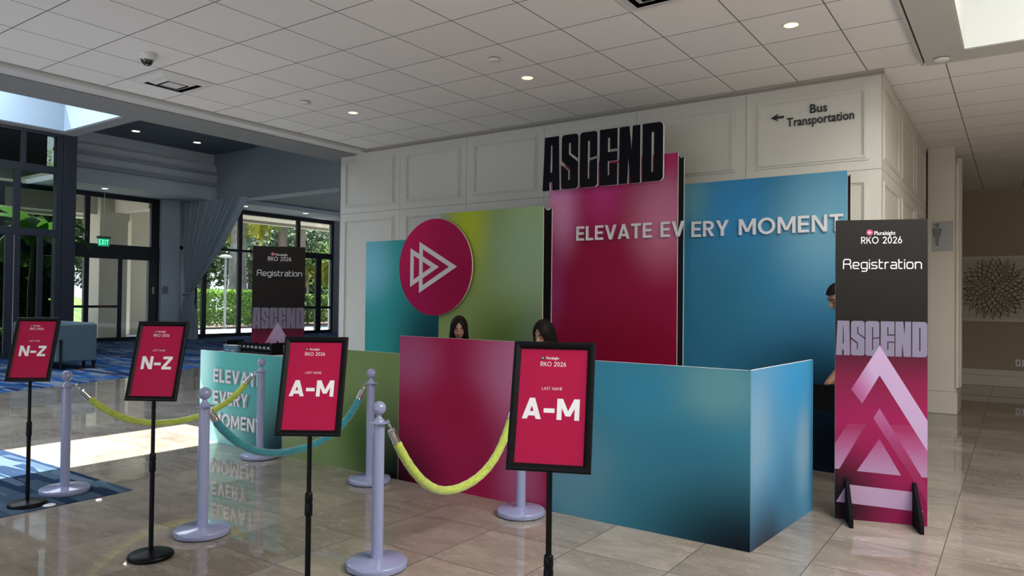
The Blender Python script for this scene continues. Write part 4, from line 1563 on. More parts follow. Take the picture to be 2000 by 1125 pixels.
# ------------------------------------------------------------------ lounge seating in the hall
SOFA = mat('slate_blue_upholstery', (.11, .165, .195), .8, sheen=.2)
SOFAL = mat('light_blue_upholstery', (.13, .195, .24), .8, sheen=.2)
WOODB = mat('black_stained_wood', (.010, .010, .012), .4)
t_ = thing('sofa', 'slate blue lounge sofa with black legs on the striped carpet', 'sofa', (-15.3, 6.86, .004))
MB().box(-.09, 0, -.38, .38, .16, .90).build('arm', SOFA, t_, bev=.025)
MB().box(-2.0, -1.91, -.38, .38, .16, .90).build('arm', SOFA, t_, bev=.025)
MB().box(-1.905, -.095, .20, .385, .16, .92).build('backrest', SOFAL, t_, bev=.03)
MB().box(-1.905, -.095, -.37, .20, .16, .32).build('seat_base', SOFA, t_, bev=.015)
for x in (-1.90, -.995):
    MB().box(x, x + .90, -.385, .20, .325, .47).build('seat_cushion', SOFAL, t_, bev=.04)
for x, y in ((.004, -.30), (-2.024, -.30)):
    b = MB()
    b.hexa([(x, y - .02, 0), (x + .02, y - .02, 0), (x + .02, y + .012, 0), (x, y + .012, 0), (x, y - .028, .60), (x + .02, y - .028, .60), (x + .02, y + .02, .60), (x, y + .02, .60)])
    b.build('leg', WOODB, t_)
for x, y in ((-.07, .35), (-.45, .33), (-1.95, .35), (-1.55, .33)):
    b = MB()
    b.hexa([(x - .015, y - .015, 0), (x + .015, y - .015, 0), (x + .015, y + .015, 0), (x - .015, y + .015, 0), (x - .032, y - .032, .165), (x + .032, y - .032, .165), (x + .032, y + .032, .165), (x - .032, y + .032, .165)])
    b.build('leg', WOODB, t_)

t_ = thing('armchair', 'pale armchair with a patterned cushion at the left edge behind the poster stand', 'armchair', (-15.2, 4.98, .004), radians(-20))
PALE = mat('pale_upholstery', (.46, .50, .52), .8)
for x in (-.42, .30):
    MB().box(x, x + .12, -.38, .38, .18, .66).build('arm', PALE, t_, bev=.04)
MB().box(-.42, .42, .22, .40, .18, .93).build('backrest', PALE, t_, bev=.05)
MB().box(-.295, .295, -.38, .22, .18, .46).build('seat_cushion', PALE, t_, bev=.05)
PAT = mat('grey_leaf_print', (.45, .48, .50), .8)
_t = NT(PAT)
_t.l(_t.ramp(_t.noise(_t.vmath('MULTIPLY', _t.coord(), (1, 1, 2.5)).outputs[0], 9, 3, .6, 1.5), [(.46, (.60, .63, .65)), (.52, (.10, .12, .15))]), _t.b.inputs['Base Color'])
MB().box(-.26, .26, .06, .20, .47, .86).build('cushion', PAT, t_, bev=.06)
for x in (-.36, .36):
    for y in (-.32, .34):
        MB().cyl((x, y, 0), (x, y, .19), .014, .024, 12).build('leg', WOODB, t_)

# ------------------------------------------------------------------ outside: paving, planting, portico
GRD = mat('pale_concrete_paving', (.56, .56, .55), .9)
_t = NT(GRD)
_t.l(_t.ramp(_t.noise(_t.coord(), 3, 4), [(.3, (.48, .48, .47)), (.7, (.62, .61, .60))]), _t.b.inputs['Base Color'])
MULCH = mat('brown_mulch', (.09, .055, .035), .95)
_t = NT(MULCH)
_t.l(_t.ramp(_t.noise(_t.coord(), 14, 4), [(.35, (.05, .032, .022)), (.65, (.17, .11, .07))]), _t.b.inputs['Base Color'])
GRASSM = mat('lawn', (.06, .14, .025), .95)
_t = NT(GRASSM)
_t.l(_t.ramp(_t.noise(_t.coord(), 2.2, 5, .7), [(.35, (.03, .09, .015)), (.65, (.16, .30, .05))]), _t.b.inputs['Base Color'])
MB().box(-31.2, -24.2, -20, 70, -.2, -.06).build('ground_paving', GRD)['kind'] = 'structure'
MB().box(-24.25, -19.5, -10, 8.6, -.2, -.02).build('ground_bed', MULCH)['kind'] = 'structure'
b = MB()
b.box(-75, -31.2, -30, 90, -.25, -.02)
b.build('ground_mulch', MULCH)['kind'] = 'structure'
b = MB()
gx, gy = 20, 24
vs_ = [(-33 - 14 * i / gx, 8 + 13 * j / gy, .0 + 1.75 * sin(min(1, i / gx * 1.5) * pi / 2) * (.75 + .25 * sin(j * .5)) + (-.05 if i == 0 else 0)) for i in range(gx + 1) for j in range(gy + 1)]
fs = [(i * (gy + 1) + j, i * (gy + 1) + j + 1, (i + 1) * (gy + 1) + j + 1, (i + 1) * (gy + 1) + j) for i in range(gx) for j in range(gy)]
b.add(vs_, fs, 0, True)
b.build('ground_lawn', GRASSM)['kind'] = 'structure'
# covered porch: soffit over the windows, piers and beams outside the doors
b = MB()
b.box(-25.7, -24.3, 13.5, 24, 4.62, 5.2)
b.box(-25.8, -25.6, 13.5, 24, 4.50, 5.2)
b.box(-31.5, -24.3, 8.0, 15.9, 4.95, 5.2)
struct(b.build('ceiling_porch', BEIGE))
b = MB()
b.box(-27.6, -26.6, 12.60, 13.60, -.06, 5)
struct(b.build('pillar_portico', BEIGE, bev=.02))
b = MB()
b.box(-29.6, -28.6, 14.75, 15.65, -.06, 5)
struct(b.build('pillar_portico', BEIGE, bev=.02))
b = MB()
b.box(-27.4, -26.8, 8.0, 12.6, 4.35, 4.95)
b.box(-29.4, -28.8, 8.0, 14.75, 4.40, 4.95)
b.box(-28.8, -24.3, 13.1, 13.5, 4.45, 4.95)
struct(b.build('beam_portico', BEIGE))
# dark canopy over the planting bed behind the storefront glass
b = MB()
b.box(-21.6, -19.6, 0, 8.0, 4.5, 5.6)
struct(b.build('ceiling_canopy', mat('dark_canopy', (.03, .03, .032), .8)))

LEAF_D = make_leaf('dark_leaf', (.030, .075, .018), (.10, .17, .035), .5)
LEAF_M = make_leaf('mid_green_leaf', (.08, .17, .03), (.24, .36, .06), .55)
LEAF_B = make_leaf('bright_hedge_leaf', (.05, .15, .015), (.20, .34, .04), .5)
LEAF_S = make_leaf('silver_green_leaf', (.13, .19, .12), (.32, .38, .24), .5)
FROND_Y = make_leaf('yellow_green_frond', (.26, .30, .02), (.55, .46, .04), .55)
FROND_G = make_leaf('green_frond', (.09, .19, .03), (.24, .34, .06), .5)
BANANA = make_leaf('banana_leaf', (.045, .14, .018), (.10, .24, .035), .5)
BARK_G = make_bark('grey_palm_bark', (.17, .15, .13), (.33, .31, .28), 5, .6)
BARK_B = make_bark('brown_palm_bark', (.10, .075, .055), (.26, .20, .15), 7, 3)


def leaves(b, c, R, n, size, rng, shell=.55, asp=.5, m=0):
    for _ in range(n):
        while True:
            p = Vector((rng.uniform(-1, 1), rng.uniform(-1, 1), rng.uniform(-1, 1)))
            if shell < p.length < 1:
                break
        q = Vector((c[0] + p.x * R[0], c[1] + p.y * R[1], c[2] + p.z * R[2]))
        a = Vector((rng.gauss(0, 1), rng.gauss(0, 1), rng.gauss(0, .7))).normalized()
        s = a.cross(Vector((rng.gauss(0, 1), rng.gauss(0, 1), rng.gauss(0, 1)))).normalized()
        L = size * rng.uniform(.6, 1.3)
        b.add([q - a * L * .5, q + s * L * asp * .5, q + a * L * .5, q - s * L * asp * .5], [(0, 1, 2, 3)], m)


def tree(label, loc, h, crown, lm, n, size, seed, group='trees beyond the windows'):
    rng = random.Random(seed)
    t_ = thing('tree', label, 'tree', loc, 0, group)
    b = MB()
    b.tube([(0, 0, -.1), (.05, .03, h * .3), (-.05, .1, h * .62)], [h * .022 + .05, h * .018 + .03, .03], 10)
    for k in range(6):
        a = k * 1.05
        b.tube([(0, .04, h * (.3 + .04 * k)), (cos(a) * crown * .5, sin(a) * crown * .5, h * (.5 + .05 * k))], [.05, .015], 6)
    b.build('trunk', BARK_G, t_)
    b = MB()
    for k in range(9):
        a = rng.uniform(0, 6.28)
        r = rng.uniform(.1, .75) * crown
        leaves(b, (cos(a) * r, sin(a) * r, h * rng.uniform(.30, .92)), (crown * .55, crown * .55, h * .17), n // 9, size, rng, .4)
    b.build('foliage', lm, t_, keep=True)


def palm(label, loc, h, lean, fl, nf, fm, seed, tr=.2, bark=None, group='palms beyond the windows', drop=1.0):
    rng = random.Random(seed)
    t_ = thing('palm_tree', label, 'palm', loc, 0, group)
    b = MB()
    N = 40
    b.tube([(lean[0] * (i / N) ** 2, lean[1] * (i / N) ** 2, -.1 + (h + .1) * i / N) for i in range(N + 1)], [tr * (1.12 - .3 * i / N) * (1 + .05 * (i % 2)) for i in range(N + 1)], 14)
    b.build('trunk', bark or BARK_G, t_)
    for k in range(nf):
        b = MB()
        a = 2 * pi * k / nf * 1.618 * 3 + rng.uniform(-.2, .2)
        el = rng.uniform(-.15, .95)
        d = Vector((cos(a), sin(a), 0))
        s = Vector((-sin(a), cos(a), 0))
        L = fl * rng.uniform(.8, 1.1)
        pts = []
        p = Vector((lean[0], lean[1], h))
        ang = el
        M = 16
        for i in range(M + 1):
            pts.append(p.copy())
            p = p + (d * cos(ang) + Vector((0, 0, sin(ang)))) * (L / M)
            ang -= (.095 + .07 * rng.random()) * drop * (1 + i / M * .5)
        b.tube(pts, [.03 * (1 - .8 * i / M) for i in range(M + 1)], 5)
        for i in range(4, M * 6):
            f = i / (M * 6)
            q = pts[min(M - 1, int(f * M))].lerp(pts[min(M, int(f * M) + 1)], f * M - int(f * M))
            tdir = (pts[min(M, int(f * M) + 1)] - pts[min(M - 1, int(f * M))]).normalized()
            ll = fl * .21 * sin(pi * (f * .86 + .1))
            for sg in (1, -1):
                e = (s * sg * .75 + tdir * .6 + Vector((0, 0, -.35 - .3 * rng.random()))).normalized()
                w = tdir * .020
                b.add([q - w, q + w, q + e * ll * .6 + w * .9 - Vector((0, 0, .02)), q + e * ll - Vector((0, 0, ll * .18)), q + e * ll * .6 - w * .9 - Vector((0, 0, .02))], [(0, 1, 2, 3, 4)])
        b.build('frond', fm, t_, keep=True)
    return t_


palm('palm with grey trunk and golden hanging fronds seen just right of the curtain', (-34.5, 23.2, 0), 6.4, (.1, .2), 3.1, 24, FROND_Y, 3, .24)
palm('palm with grey trunk second from the curtain, left of the black banner', (-36.5, 25.2, 0), 6.9, (0, -.2), 3.0, 24, FROND_Y, 5, .26)
palm('palm whose brown trunk rises above the middle of the far banner', (-33.5, 25.6, 0), 7.4, (.0, .1), 3.2, 22, FROND_G, 7, .26, BARK_B)
palm('palm whose dark trunk rises above the right edge of the far banner', (-32.5, 26.05, 0), 7.6, (.1, .1), 3.2, 20, FROND_G, 9, .24, BARK_B)
palm('low bright palm bush beside the edge of the panelled wall', (-31.8, 27.6, 0), 3.2, (.1, .1), 1.7, 14, FROND_Y, 11, .07, BARK_G)
palm('low bright palm bush seen right of the far banner edge', (-33.2, 27.2, 0), 3.0, (.0, .0), 1.6, 12, FROND_Y, 13, .07, BARK_G)
tree('small tree with a thin pale trunk outside the rightmost doors', (-32.6, 28.5, 0), 4.6, 1.3, LEAF_M, 1500, .17, 31)
TL = [((-42, 26, 0), 8.5, 3.2, LEAF_D, 'dark tree in the thicket behind the golden palm'), ((-44, 31, 0), 9.5, 3.6, LEAF_S, 'silver green tree in the thicket behind the far banner'),
      ((-43, 36, 0), 8.0, 3.4, LEAF_S, 'silver green tree in the thicket right of the far banner'), ((-42, 40, 0), 8.4, 3.6, LEAF_M, 'mid green tree in the thicket by the panelled wall edge'),
      ((-47, 25, 0), 9.5, 3.8, LEAF_M, 'mid green tree in the thicket behind the curtain edge'), ((-39, 30.5, 0), 5.0, 2.6, LEAF_D, 'low dark tree behind the hedge at the far banner'),
      ((-45, 16.2, 0), 8.2, 3.6, LEAF_D, 'dark tree seen through the sliding doors left of the pillar'), ((-40, 20.8, 0), 6.9, 2.6, LEAF_M, 'tree seen in the narrow gap right of the portico pillars'),
      ((-48, 20, 0), 9.2, 4.0, LEAF_S, 'silver green tree behind the lawn beyond the doors'), ((-51, 34, 0), 12, 4.6, LEAF_D, 'tall dark tree at the back of the thicket behind the far banner'),
      ((-52, 43, 0), 12, 4.8, LEAF_S, 'tall silver green tree at the back of the thicket by the panelled wall edge'), ((-39, 36.5, 0), 4.6, 2.6, LEAF_M, 'low bushy tree behind the right hedge'),
      ((-53, 27, 0), 12, 4.6, LEAF_M, 'tall mid green tree at the back of the thicket near the curtain'), ((-53, 19, 0), 10, 4.4, LEAF_D, 'tall dark tree at the back beyond the sliding doors')]
for k_, y_ in enumerate((18, 25, 32, 39, 46, 53, 60)):
    TL.append(((-62, y_, 0), 14, 5.2, (LEAF_M, LEAF_S, LEAF_D)[k_ % 3], 'tree of the distant tree line showing between the nearer trees'))
for i, (loc, h, cr, lm, lb) in enumerate(TL):
    tree(lb, loc, h, cr, lm, 4200, .42, 50 + i, 'distant tree line' if 'distant' in lb else 'trees beyond the windows')


def hedge(label, x0, x1, y0, y1, z, n, seed, lm=None):
    rng = random.Random(seed)
    t_ = thing('hedge', label, 'hedge', ((x0 + x1) / 2, (y0 + y1) / 2, 0), 0, 'clipped hedges along the walk')
    b = MB()
    hx, hy = (x1 - x0) / 2, (y1 - y0) / 2
    for _ in range(n):
        u = rng.random()
        p = Vector((rng.uniform(-hx, hx), rng.uniform(-hy, hy), rng.uniform(.08, z)))
        f = rng.random()
        if f < .5:
            p.x = hx * rng.uniform(.82, 1.05)
        elif f < .85:
            p.z = z * rng.uniform(.90, 1.06)
        a = Vector((rng.gauss(0, 1), rng.gauss(0, 1), rng.gauss(0, 1))).normalized()
        s = a.orthogonal().normalized()
        L = rng.uniform(.09, .20)
        b.add([p - a * L * .5, p + s * L * .28, p + a * L * .5, p - s * L * .28], [(0, 1, 2, 3)])
    b.build('foliage', lm or LEAF_B, t_, keep=True)
    b = MB()
    rngs = random.Random(seed + 1)
    for k in range(int(hy * 3)):
        y = rngs.uniform(-hy * .95, hy * .95)
        b.tube([(0, y, -.05), (rngs.uniform(-.1, .1), y + .1, z * .7)], [.02, .008], 5)
    b.build('stems', BARK_B, t_)


hedge('clipped hedge with sunlit tops outside between curtain and far banner', -33.0, -31.7, 18.6, 24.6, 1.72, 6500, 71)
hedge('clipped hedge outside the doors right of the far banner', -34.2, -33.0, 25.2, 31.5, 1.55, 5500, 73, LEAF_M)
t_ = thing('lamp_post', 'slender pale lamp post standing in front of the hedge', 'lamp post', (-30.9, 20.42, -.06))
MB().cyl((0, 0, 0), (0, 0, .06), .10).build('base', mat('pale_grey_paint', (.22, .23, .25), .5), t_)
MB().cyl((0, 0, .06), (0, 0, 3.35), .055, .05).build('pole', mat('pale_grey_paint', (.22, .23, .25), .5), t_)
MB().lathe([(0, 3.35), (.26, 3.38), (.30, 3.44), (.18, 3.52), (0, 3.55)], 20).build('lamp_head', mat('pale_grey_paint', (.22, .23, .25), .5), t_)

# planting behind the storefront
t_ = thing('banana_plant', 'broad leaved banana plant behind the dark storefront glass', 'banana plant', (-21.8, 8.62, -.02))
rng = random.Random(8)
MB().tube([(0, 0, 0), (.03, -.05, 1.6), (.05, 0, 2.95)], [.11, .09, .06], 12).build('stem', make_bark('banana_stem', (.04, .05, .02), (.09, .10, .04), 4), t_)
for k, (a, el, L, wd) in enumerate(((-.4, 1.35, 2.1, .30), (.5, 1.2, 2.0, .32), (-1.3, 1.3, 2.2, .30), (1.6, 1.1, 1.9, .28), (2.6, 1.3, 1.8, .28), (-2.3, 1.2, 2.1, .30), (.1, .85, 1.9, .30), (-.9, .7, 1.9, .28))):
    b = MB()
    d = Vector((cos(a), sin(a), 0))
    s = Vector((-sin(a), cos(a), 0))
    p = Vector((.05, 0, 2.75 + .15 * (k % 3)))
    ang = el
    M = 14
    row = []
    for i in range(M + 1):
        f = i / M
        hw = wd * (sin(pi * min(1, f * 1.02) ** .7) ** .8 if 0 < f < 1 else .01) + .012
        row.append((p + s * hw + Vector((0, 0, -.25 * hw)), p.copy(), p - s * hw + Vector((0, 0, -.25 * hw))))
        p = p + (d * cos(ang) + Vector((0, 0, sin(ang)))) * (L / M)
        ang -= .17
    vs_ = [q for r in row for q in r]
    fs = []
    for i in range(M):
        for c in range(2):
            fs.append((i * 3 + c, i * 3 + c + 1, i * 3 + 3 + c + 1, i * 3 + 3 + c))
    b.add(vs_, fs, 0, True)
    b.build('leaf', BANANA, t_, keep=True)


def shrub(label, loc, R, n, size, lm, seed):
    rng = random.Random(seed)
    t_ = thing('shrub', label, 'shrub', loc, 0, 'shrubs behind the storefront')
    b = MB()
    for k in range(7):
        a = k * .9
        b.tube([(0, 0, -.05), (cos(a) * R[0] * .4, sin(a) * R[1] * .4, R[2] * 1.1)], [.03, .01], 6)
    b.build('stems', BARK_B, t_)
    b = MB()
    leaves(b, (0, 0, R[2]), R, n, size, rng, .3)
    b.build('foliage', lm, t_, keep=True)


shrub('tall dark shrub behind the leftmost storefront panes', (-22.4, 7.5, -.02), (.9, .85, 1.45), 2600, .28, LEAF_D, 81)
shrub('dark shrub below the banana plant behind the storefront', (-23.2, 9.0, -.02), (.8, .62, 1.35), 2400, .26, LEAF_D, 83)
shrub('dark leafy shrub behind the low storefront panes beside the navy post', (-20.9, 7.3, -.02), (.45, .5, .38), 450, .2, LEAF_D, 85)

# ------------------------------------------------------------------ people
SKIN = mat('warm_skin', (.42, .225, .15), .5)
SKIN2 = mat('tan_skin', (.36, .18, .11), .5)
HAIR = mat('dark_brown_hair', (.006, .004, .004), .55, spec=.15)
_t = NT(HAIR)
_h = _t.noise(_t.vmath('MULTIPLY', _t.coord(), (140, 140, 5)).outputs[0], 1, 2)
_t.l(_t.ramp(_h, [(.35, (.004, .003, .003)), (.7, (.014, .009, .007))]), _t.b.inputs['Base Color'])
_t.bump(_h, .3, .003)
LIPS = mat('lips', (.36, .12, .10), .4)
LASH = mat('lash_and_brow', (.010, .007, .006), .7)
DARKTOP = mat('black_top', (.010, .010, .012), .8)
PALETOP = mat('white_top', (.55, .54, .52), .8)
DARKTROUSER = mat('dark_trousers', (.012, .013, .018), .85)
SHOE = mat('black_shoes', (.008, .008, .008), .4)


def g2(x, y, cx, cy, sx, sy):
    return exp(-((x - cx) / sx) ** 2 - ((y - cy) / sy) ** 2)


def head_surface(d):
    """face and skull: unit direction (front is -y, up is z) to a point, in metres, about the middle of the head"""
    x, y, z = d
    X, Y, Z = .073 * x, .094 * y, .112 * z
    fr = max(0, -y)
    if z < 0:
        t = -z
        X *= 1 - .34 * t ** 1.6
        Y *= 1 - (.10 if y < 0 else .34) * t ** 1.4
    if y > 0:
        Z += .006 * y
    # features sit on the front
    a = abs(x)
    if fr > .2:
        n = 0
        n += .027 * g2(x, z, 0, -.22, .13, .14) + .014 * g2(x, z, 0, .02, .09, .22)      # nose tip, bridge
        n += .007 * g2(a, z, .16, -.27, .09, .07)                                        # nostrils
        n -= .014 * g2(a, z, .36, .04, .20, .13)                                         # eye hollows
        n += .006 * g2(a, z, .36, .20, .26, .07)                                         # brows
        n += .006 * g2(a, z, .36, .02, .13, .08)                                         # closed lids
        n += .006 * g2(a, z, .50, -.22, .20, .16)                                        # cheeks
        n += .010 * g2(x, z, 0, -.50, .22, .06) - .006 * g2(x, z, 0, -.535, .24, .018) + .008 * g2(x, z, 0, -.59, .17, .05)   # lips
        n += .010 * g2(x, z, 0, -.86, .28, .14)                                          # chin
        n -= .005 * g2(x, z, 0, -.71, .25, .05)
        Y -= n * min(1, fr * 1.6)
    return Vector((X, Y, Z))


def sphere_dirs(nu, nv):
    return [[Vector((sin(pi * j / nv) * sin(2 * pi * i / nu), -sin(pi * j / nv) * cos(2 * pi * i / nu), cos(pi * j / nv))) for i in range(nu)] for j in range(nv + 1)]


def blob(b, M, nu=64, nv=48):
    """closed head with ears, placed by matrix M"""
    D = sphere_dirs(nu, nv)
    vs_, fs = [], []
    for j in range(nv + 1):
        for i in range(nu):
            vs_.append(M @ head_surface(D[j][i]))
    for j in range(nv):
        for i in range(nu):
            k = (i + 1) % nu
            fs.append((j * nu + i, j * nu + k, (j + 1) * nu + k, (j + 1) * nu + i))
    b.add(vs_, fs, 0, True)
    for sx in (-1, 1):
        pts = [M @ Vector((sx * (.070 + .010 * sin(q)), .012 + .014 * cos(q * 1.0), -.006 + .030 * sin(q - .3))) for q in [i * 2 * pi / 14 for i in range(14)]]
        b.tube(pts, .0065, 6, 0, True)


def capsule(b, pts, n=14):
    """joined tapering limb: list of (point, radius)"""
    for (p, r), (q, s) in zip(pts, pts[1:]):
        p, q = Vector(p), Vector(q)
        ax = q - p
        L = ax.length
        if L < 1e-5:
            continue
        prof = [(0, -r)] + [(r * cos(radians(a)), r * sin(radians(a))) for a in range(-75, 1, 15)]
        prof += [(s * cos(radians(a)), L + s * sin(radians(a))) for a in range(0, 76, 15)] + [(0, L + s)]
        b.lathe(prof, n, p, 0, ax)


def fuse(b, name, m, parent, voxel, smooth=3):
    """melt the overlapping volumes of b into one continuous skin"""
    o = b.build(name, m, None)
    md = o.modifiers.new('fuse', 'REMESH')
    md.mode = 'VOXEL'
    md.voxel_size = voxel
    md.use_smooth_shade = True
    sm = o.modifiers.new('soften', 'SMOOTH')
    sm.factor = .5
    sm.iterations = smooth
    bpy.context.view_layer.update()
    me = bpy.data.meshes.new_from_object(o.evaluated_get(bpy.context.evaluated_depsgraph_get()))
    old = o.data
    o.modifiers.clear()
    o.data = me
    me.name = name
    bpy.data.meshes.remove(old)
    me.polygons.foreach_set('use_smooth', [True] * len(me.polygons))
    o.parent = parent
    return o


def hand(b, wrist, direction, palm_n, size=1.0, curl=.5, thumb=1):
    """palm, four jointed fingers of unequal length and a thumb leaving the side of the palm"""
    w = Vector(wrist)
    f = Vector(direction).normalized()
    n = Vector(palm_n)
    n = (n - f * n.dot(f)).normalized()
    s = f.cross(n) * thumb
    pl_ = .085 * size
    for k in range(4):
        o = (k - 1.5) * .019 * size
        capsule(b, [(w + s * o * .6, .015 * size), (w + f * pl_ + s * o, .0105 * size)], 10)
        L = (.066, .076, .072, .056)[3 - k] * size
        p = w + f * pl_ + s * o
        d = f.copy()
        pr = .0092 * size
        for q in range(3):
            d = (d + n * curl * (.55 + .15 * q)).normalized()
            e = p + d * L * (.45, .32, .26)[q]
            capsule(b, [(p, pr), (e, pr * .9)], 10)
            p, pr = e, pr * .9
    p = w + f * .025 * size + s * .026 * size
    q = p + (f * .6 + s * .65 + n * .35).normalized() * .040 * size
    r = q + (f * .85 + s * .15 + n * .55).normalized() * .032 * size
    e = r + (f * .9 + n * .6).normalized() * .026 * size
    capsule(b, [(p, .014 * size), (q, .0115 * size), (r, .010 * size), (e, .0085 * size)], 10)


def face_details(M, parent, lidded=True):
    for sx in (-1, 1):
        P = lambda x, z, e: M @ (head_surface(Vector((x, -sqrt(max(0, 1 - x * x - z * z)), z))) + Vector((0, -e, 0)))
        b = MB()
        b.tube([P(sx * (.16 + .44 * i / 8), .20 + .07 * sin(pi * (i / 8) ** .8), .0005) for i in range(9)], [.0016 + .0034 * sin(pi * (i + .8) / 9.6) for i in range(9)], 6)
        b.build('eyebrow', LASH, parent)
        b = MB()
        b.tube([P(sx * (.22 + .30 * i / 8), -.005 - .035 * sin(pi * i / 8), .0006) for i in range(9)], [.0012 + .0022 * sin(pi * (i + .5) / 9) for i in range(9)], 6)
        b.build('eyelashes', LASH, parent)
    b = MB()
    for zc, h in ((-.505, .026), (-.575, .032)):
        top, bot = [], []
        for i in range(13):
            x = -.24 + .48 * i / 12
            hh = h * sin(pi * (i + .35) / 12.7) * (1 - .25 * exp(-(x / .05) ** 2) * (zc > -.54))
            P = lambda x, z: M @ (head_surface(Vector((x, -sqrt(max(0, 1 - x * x - z * z)), z))) + Vector((0, -.0009, 0)))
            top.append(P(x, zc + hh))
            bot.append(P(x, zc - hh))
        vs_ = top + bot
        b.add(vs_, [(i, i + 1, 13 + i + 1, 13 + i) for i in range(12)], 0, True)
    b.build('lips', LIPS, parent, keep=True)


def long_hair(M, parent, length, seed):
    """straight hair parted in the middle, sweeping beside the face and hanging over the shoulders"""
    b = MB()
    NA, NT_ = 64, 44
    rng = random.Random(seed)
    for sd in (-1, 1):
        vs_ = []
        for i in range(NA + 1):
            u = i / NA
            A = Vector((0, -.70 + 1.25 * u, .72 + .45 * sin(pi * u))).normalized()
            al = radians(40 + 140 * u ** .9)
            B = Vector((sin(al), -cos(al), -.10)).normalized()
            jit = .010 * sin(i * 2.1) + .012 * rng.random()
            last = None
            for j in range(NT_ + 1):
                t = j / NT_
                if t < .55:
                    f = t / .55
                    q = A.slerp(B, f ** .9) if u < .97 else A.lerp(B, f).normalized()
                    p = head_surface(q)
                    edge = max(0, 1 - u * 5)
                    k = 1.13 - .06 * edge + jit * f
                    p = Vector((p.x * k, p.y * (1.11 if q.y > 0 else 1.06 - .02 * edge), p.z * 1.085 + .004 - (.006 if f < .08 else 0)))
                    last = p
                else:
                    f = (t - .55) / .45
                    p = Vector((last.x * (1 + .28 * f) + .010 * f, last.y * (1 - .22 * f) + .010 * f + .004 * sin(i * 1.7 + 5 * f), last.z - length * f))
                vs_.append(M @ Vector((p.x * sd, p.y, p.z)))
        n = NT_ + 1
        fs = [(i * n + j, (i + 1) * n + j, (i + 1) * n + j + 1, i * n + j + 1) for i in range(NA) for j in range(NT_)]
        b.add(vs_, fs, 0, True)
    o = b.build('hair', HAIR, parent, keep=True)
    md = o.modifiers.new('thickness', 'SOLIDIFY')
    md.thickness = .012
    md.offset = 0
    return o


def seated_woman(label, loc, rz, pitch, turn, top_m):
    """sits at the counter with bowed head; head centre is .955 above the seat reference"""
    t_ = thing('person', label, 'person', loc, rz, 'staff behind the counter')
    hz = loc_head = 1.19
    M = Matrix.Translation((0, -.085, hz)) @ Matrix.Rotation(turn, 4, 'Z') @ Matrix.Rotation(pitch, 4, 'X')
    b = MB()
    blob(b, M)
    neck0, neck1 = Vector((0, .01, .955)), M @ Vector((0, .022, -.05))
    limbs = [[((0, .01, .90), .066), (neck0, .056), (neck1, .050)],
             [((0, .03, .50), .135), ((0, .03, .62), .115), ((0, .02, .76), .120), ((0, .02, .86), .10), ((0, .015, .92), .07)]]
    for s in (-1, 1):
        limbs += [[((0, .015, .885), .075), ((s * .165, .02, .87), .058)],
                  [((s * .06, .02, .80), .10), ((s * .10, .02, .74), .09)],
                  [((s * .172, .02, .865), .050), ((s * .215, -.05, .63), .042), ((s * .13, -.28, .665), .030)],
                  [((s * .085, .02, .50), .105), ((s * .095, -.38, .50), .070), ((s * .09, -.40, .09), .045)],
                  [((s * .09, -.37, .055), .045), ((s * .095, -.50, .035), .034)]]
    for L in limbs:
        capsule(b, L)
    for s in (-1, 1):
        hand(b, (s * .125, -.29, .665), (-s * .25, -1, .02), (0, 0, -1), .95, .22, -s)
    fuse(b, 'body', SKIN, t_, .0055, 2)
    face_details(M, t_)
    long_hair(M, t_, .30, 3)
    b = MB()
    for L in limbs[1:2]:
        capsule(b, [(p, r + .010) for p, r in L[:-1]])
    for s in (-1, 1):
        capsule(b, [((0, .015, .875), .080), ((s * .165, .02, .865), .066)])
        capsule(b, [((s * .06, .02, .80), .112), ((s * .10, .02, .74), .10)])
        capsule(b, [((s * .172, .02, .86), .059), ((s * .215, -.05, .63), .051), ((s * .155, -.22, .655), .041)])
    fuse(b, 'top', top_m, t_, .008, 3)
    b = MB()
    for s in (-1, 1):
        capsule(b, [((0, .03, .52), .14), ((s * .085, .02, .50), .116), ((s * .095, -.38, .50), .081), ((s * .09, -.40, .14), .060)])
    fuse(b, 'trousers', DARKTROUSER, t_, .010, 3)
    b = MB()
    for s in (-1, 1):
        capsule(b, [((s * .09, -.36, .050), .049), ((s * .095, -.52, .040), .039)])
    fuse(b, 'shoes', SHOE, t_, .007, 2)
    return t_


def stool(loc, label):
    t_ = thing('stool', label, 'stool', loc, 0, 'stools behind the counter')
    MB().lathe([(0, .34), (.19, .34), (.20, .35), (.20, .375), (.18, .39), (0, .39)], 32).build('seat', BLACK, t_)
    for k in range(4):
        a = pi / 4 + k * pi / 2
        MB().cyl((.19 * cos(a), .19 * sin(a), 0), (.13 * cos(a), .13 * sin(a), .345), .012).build('leg', BLACK_METAL, t_)


seated_woman('woman with long dark hair looking down, left of the two behind the counter', (-4.573 - .01, 5.60 + .05, .0), radians(36), radians(14), radians(3), DARKTOP)
seated_woman('woman with long dark hair in profile to the left, beside the magenta panel edge', (-3.264, 5.15 + .08, .0), radians(2), radians(20), radians(-6), PALETOP)
stool((-4.55, 5.72, 0), 'black stool under the left seated woman behind the counter')
stool((-3.264, 5.27, 0), 'black stool under the right seated woman behind the counter')

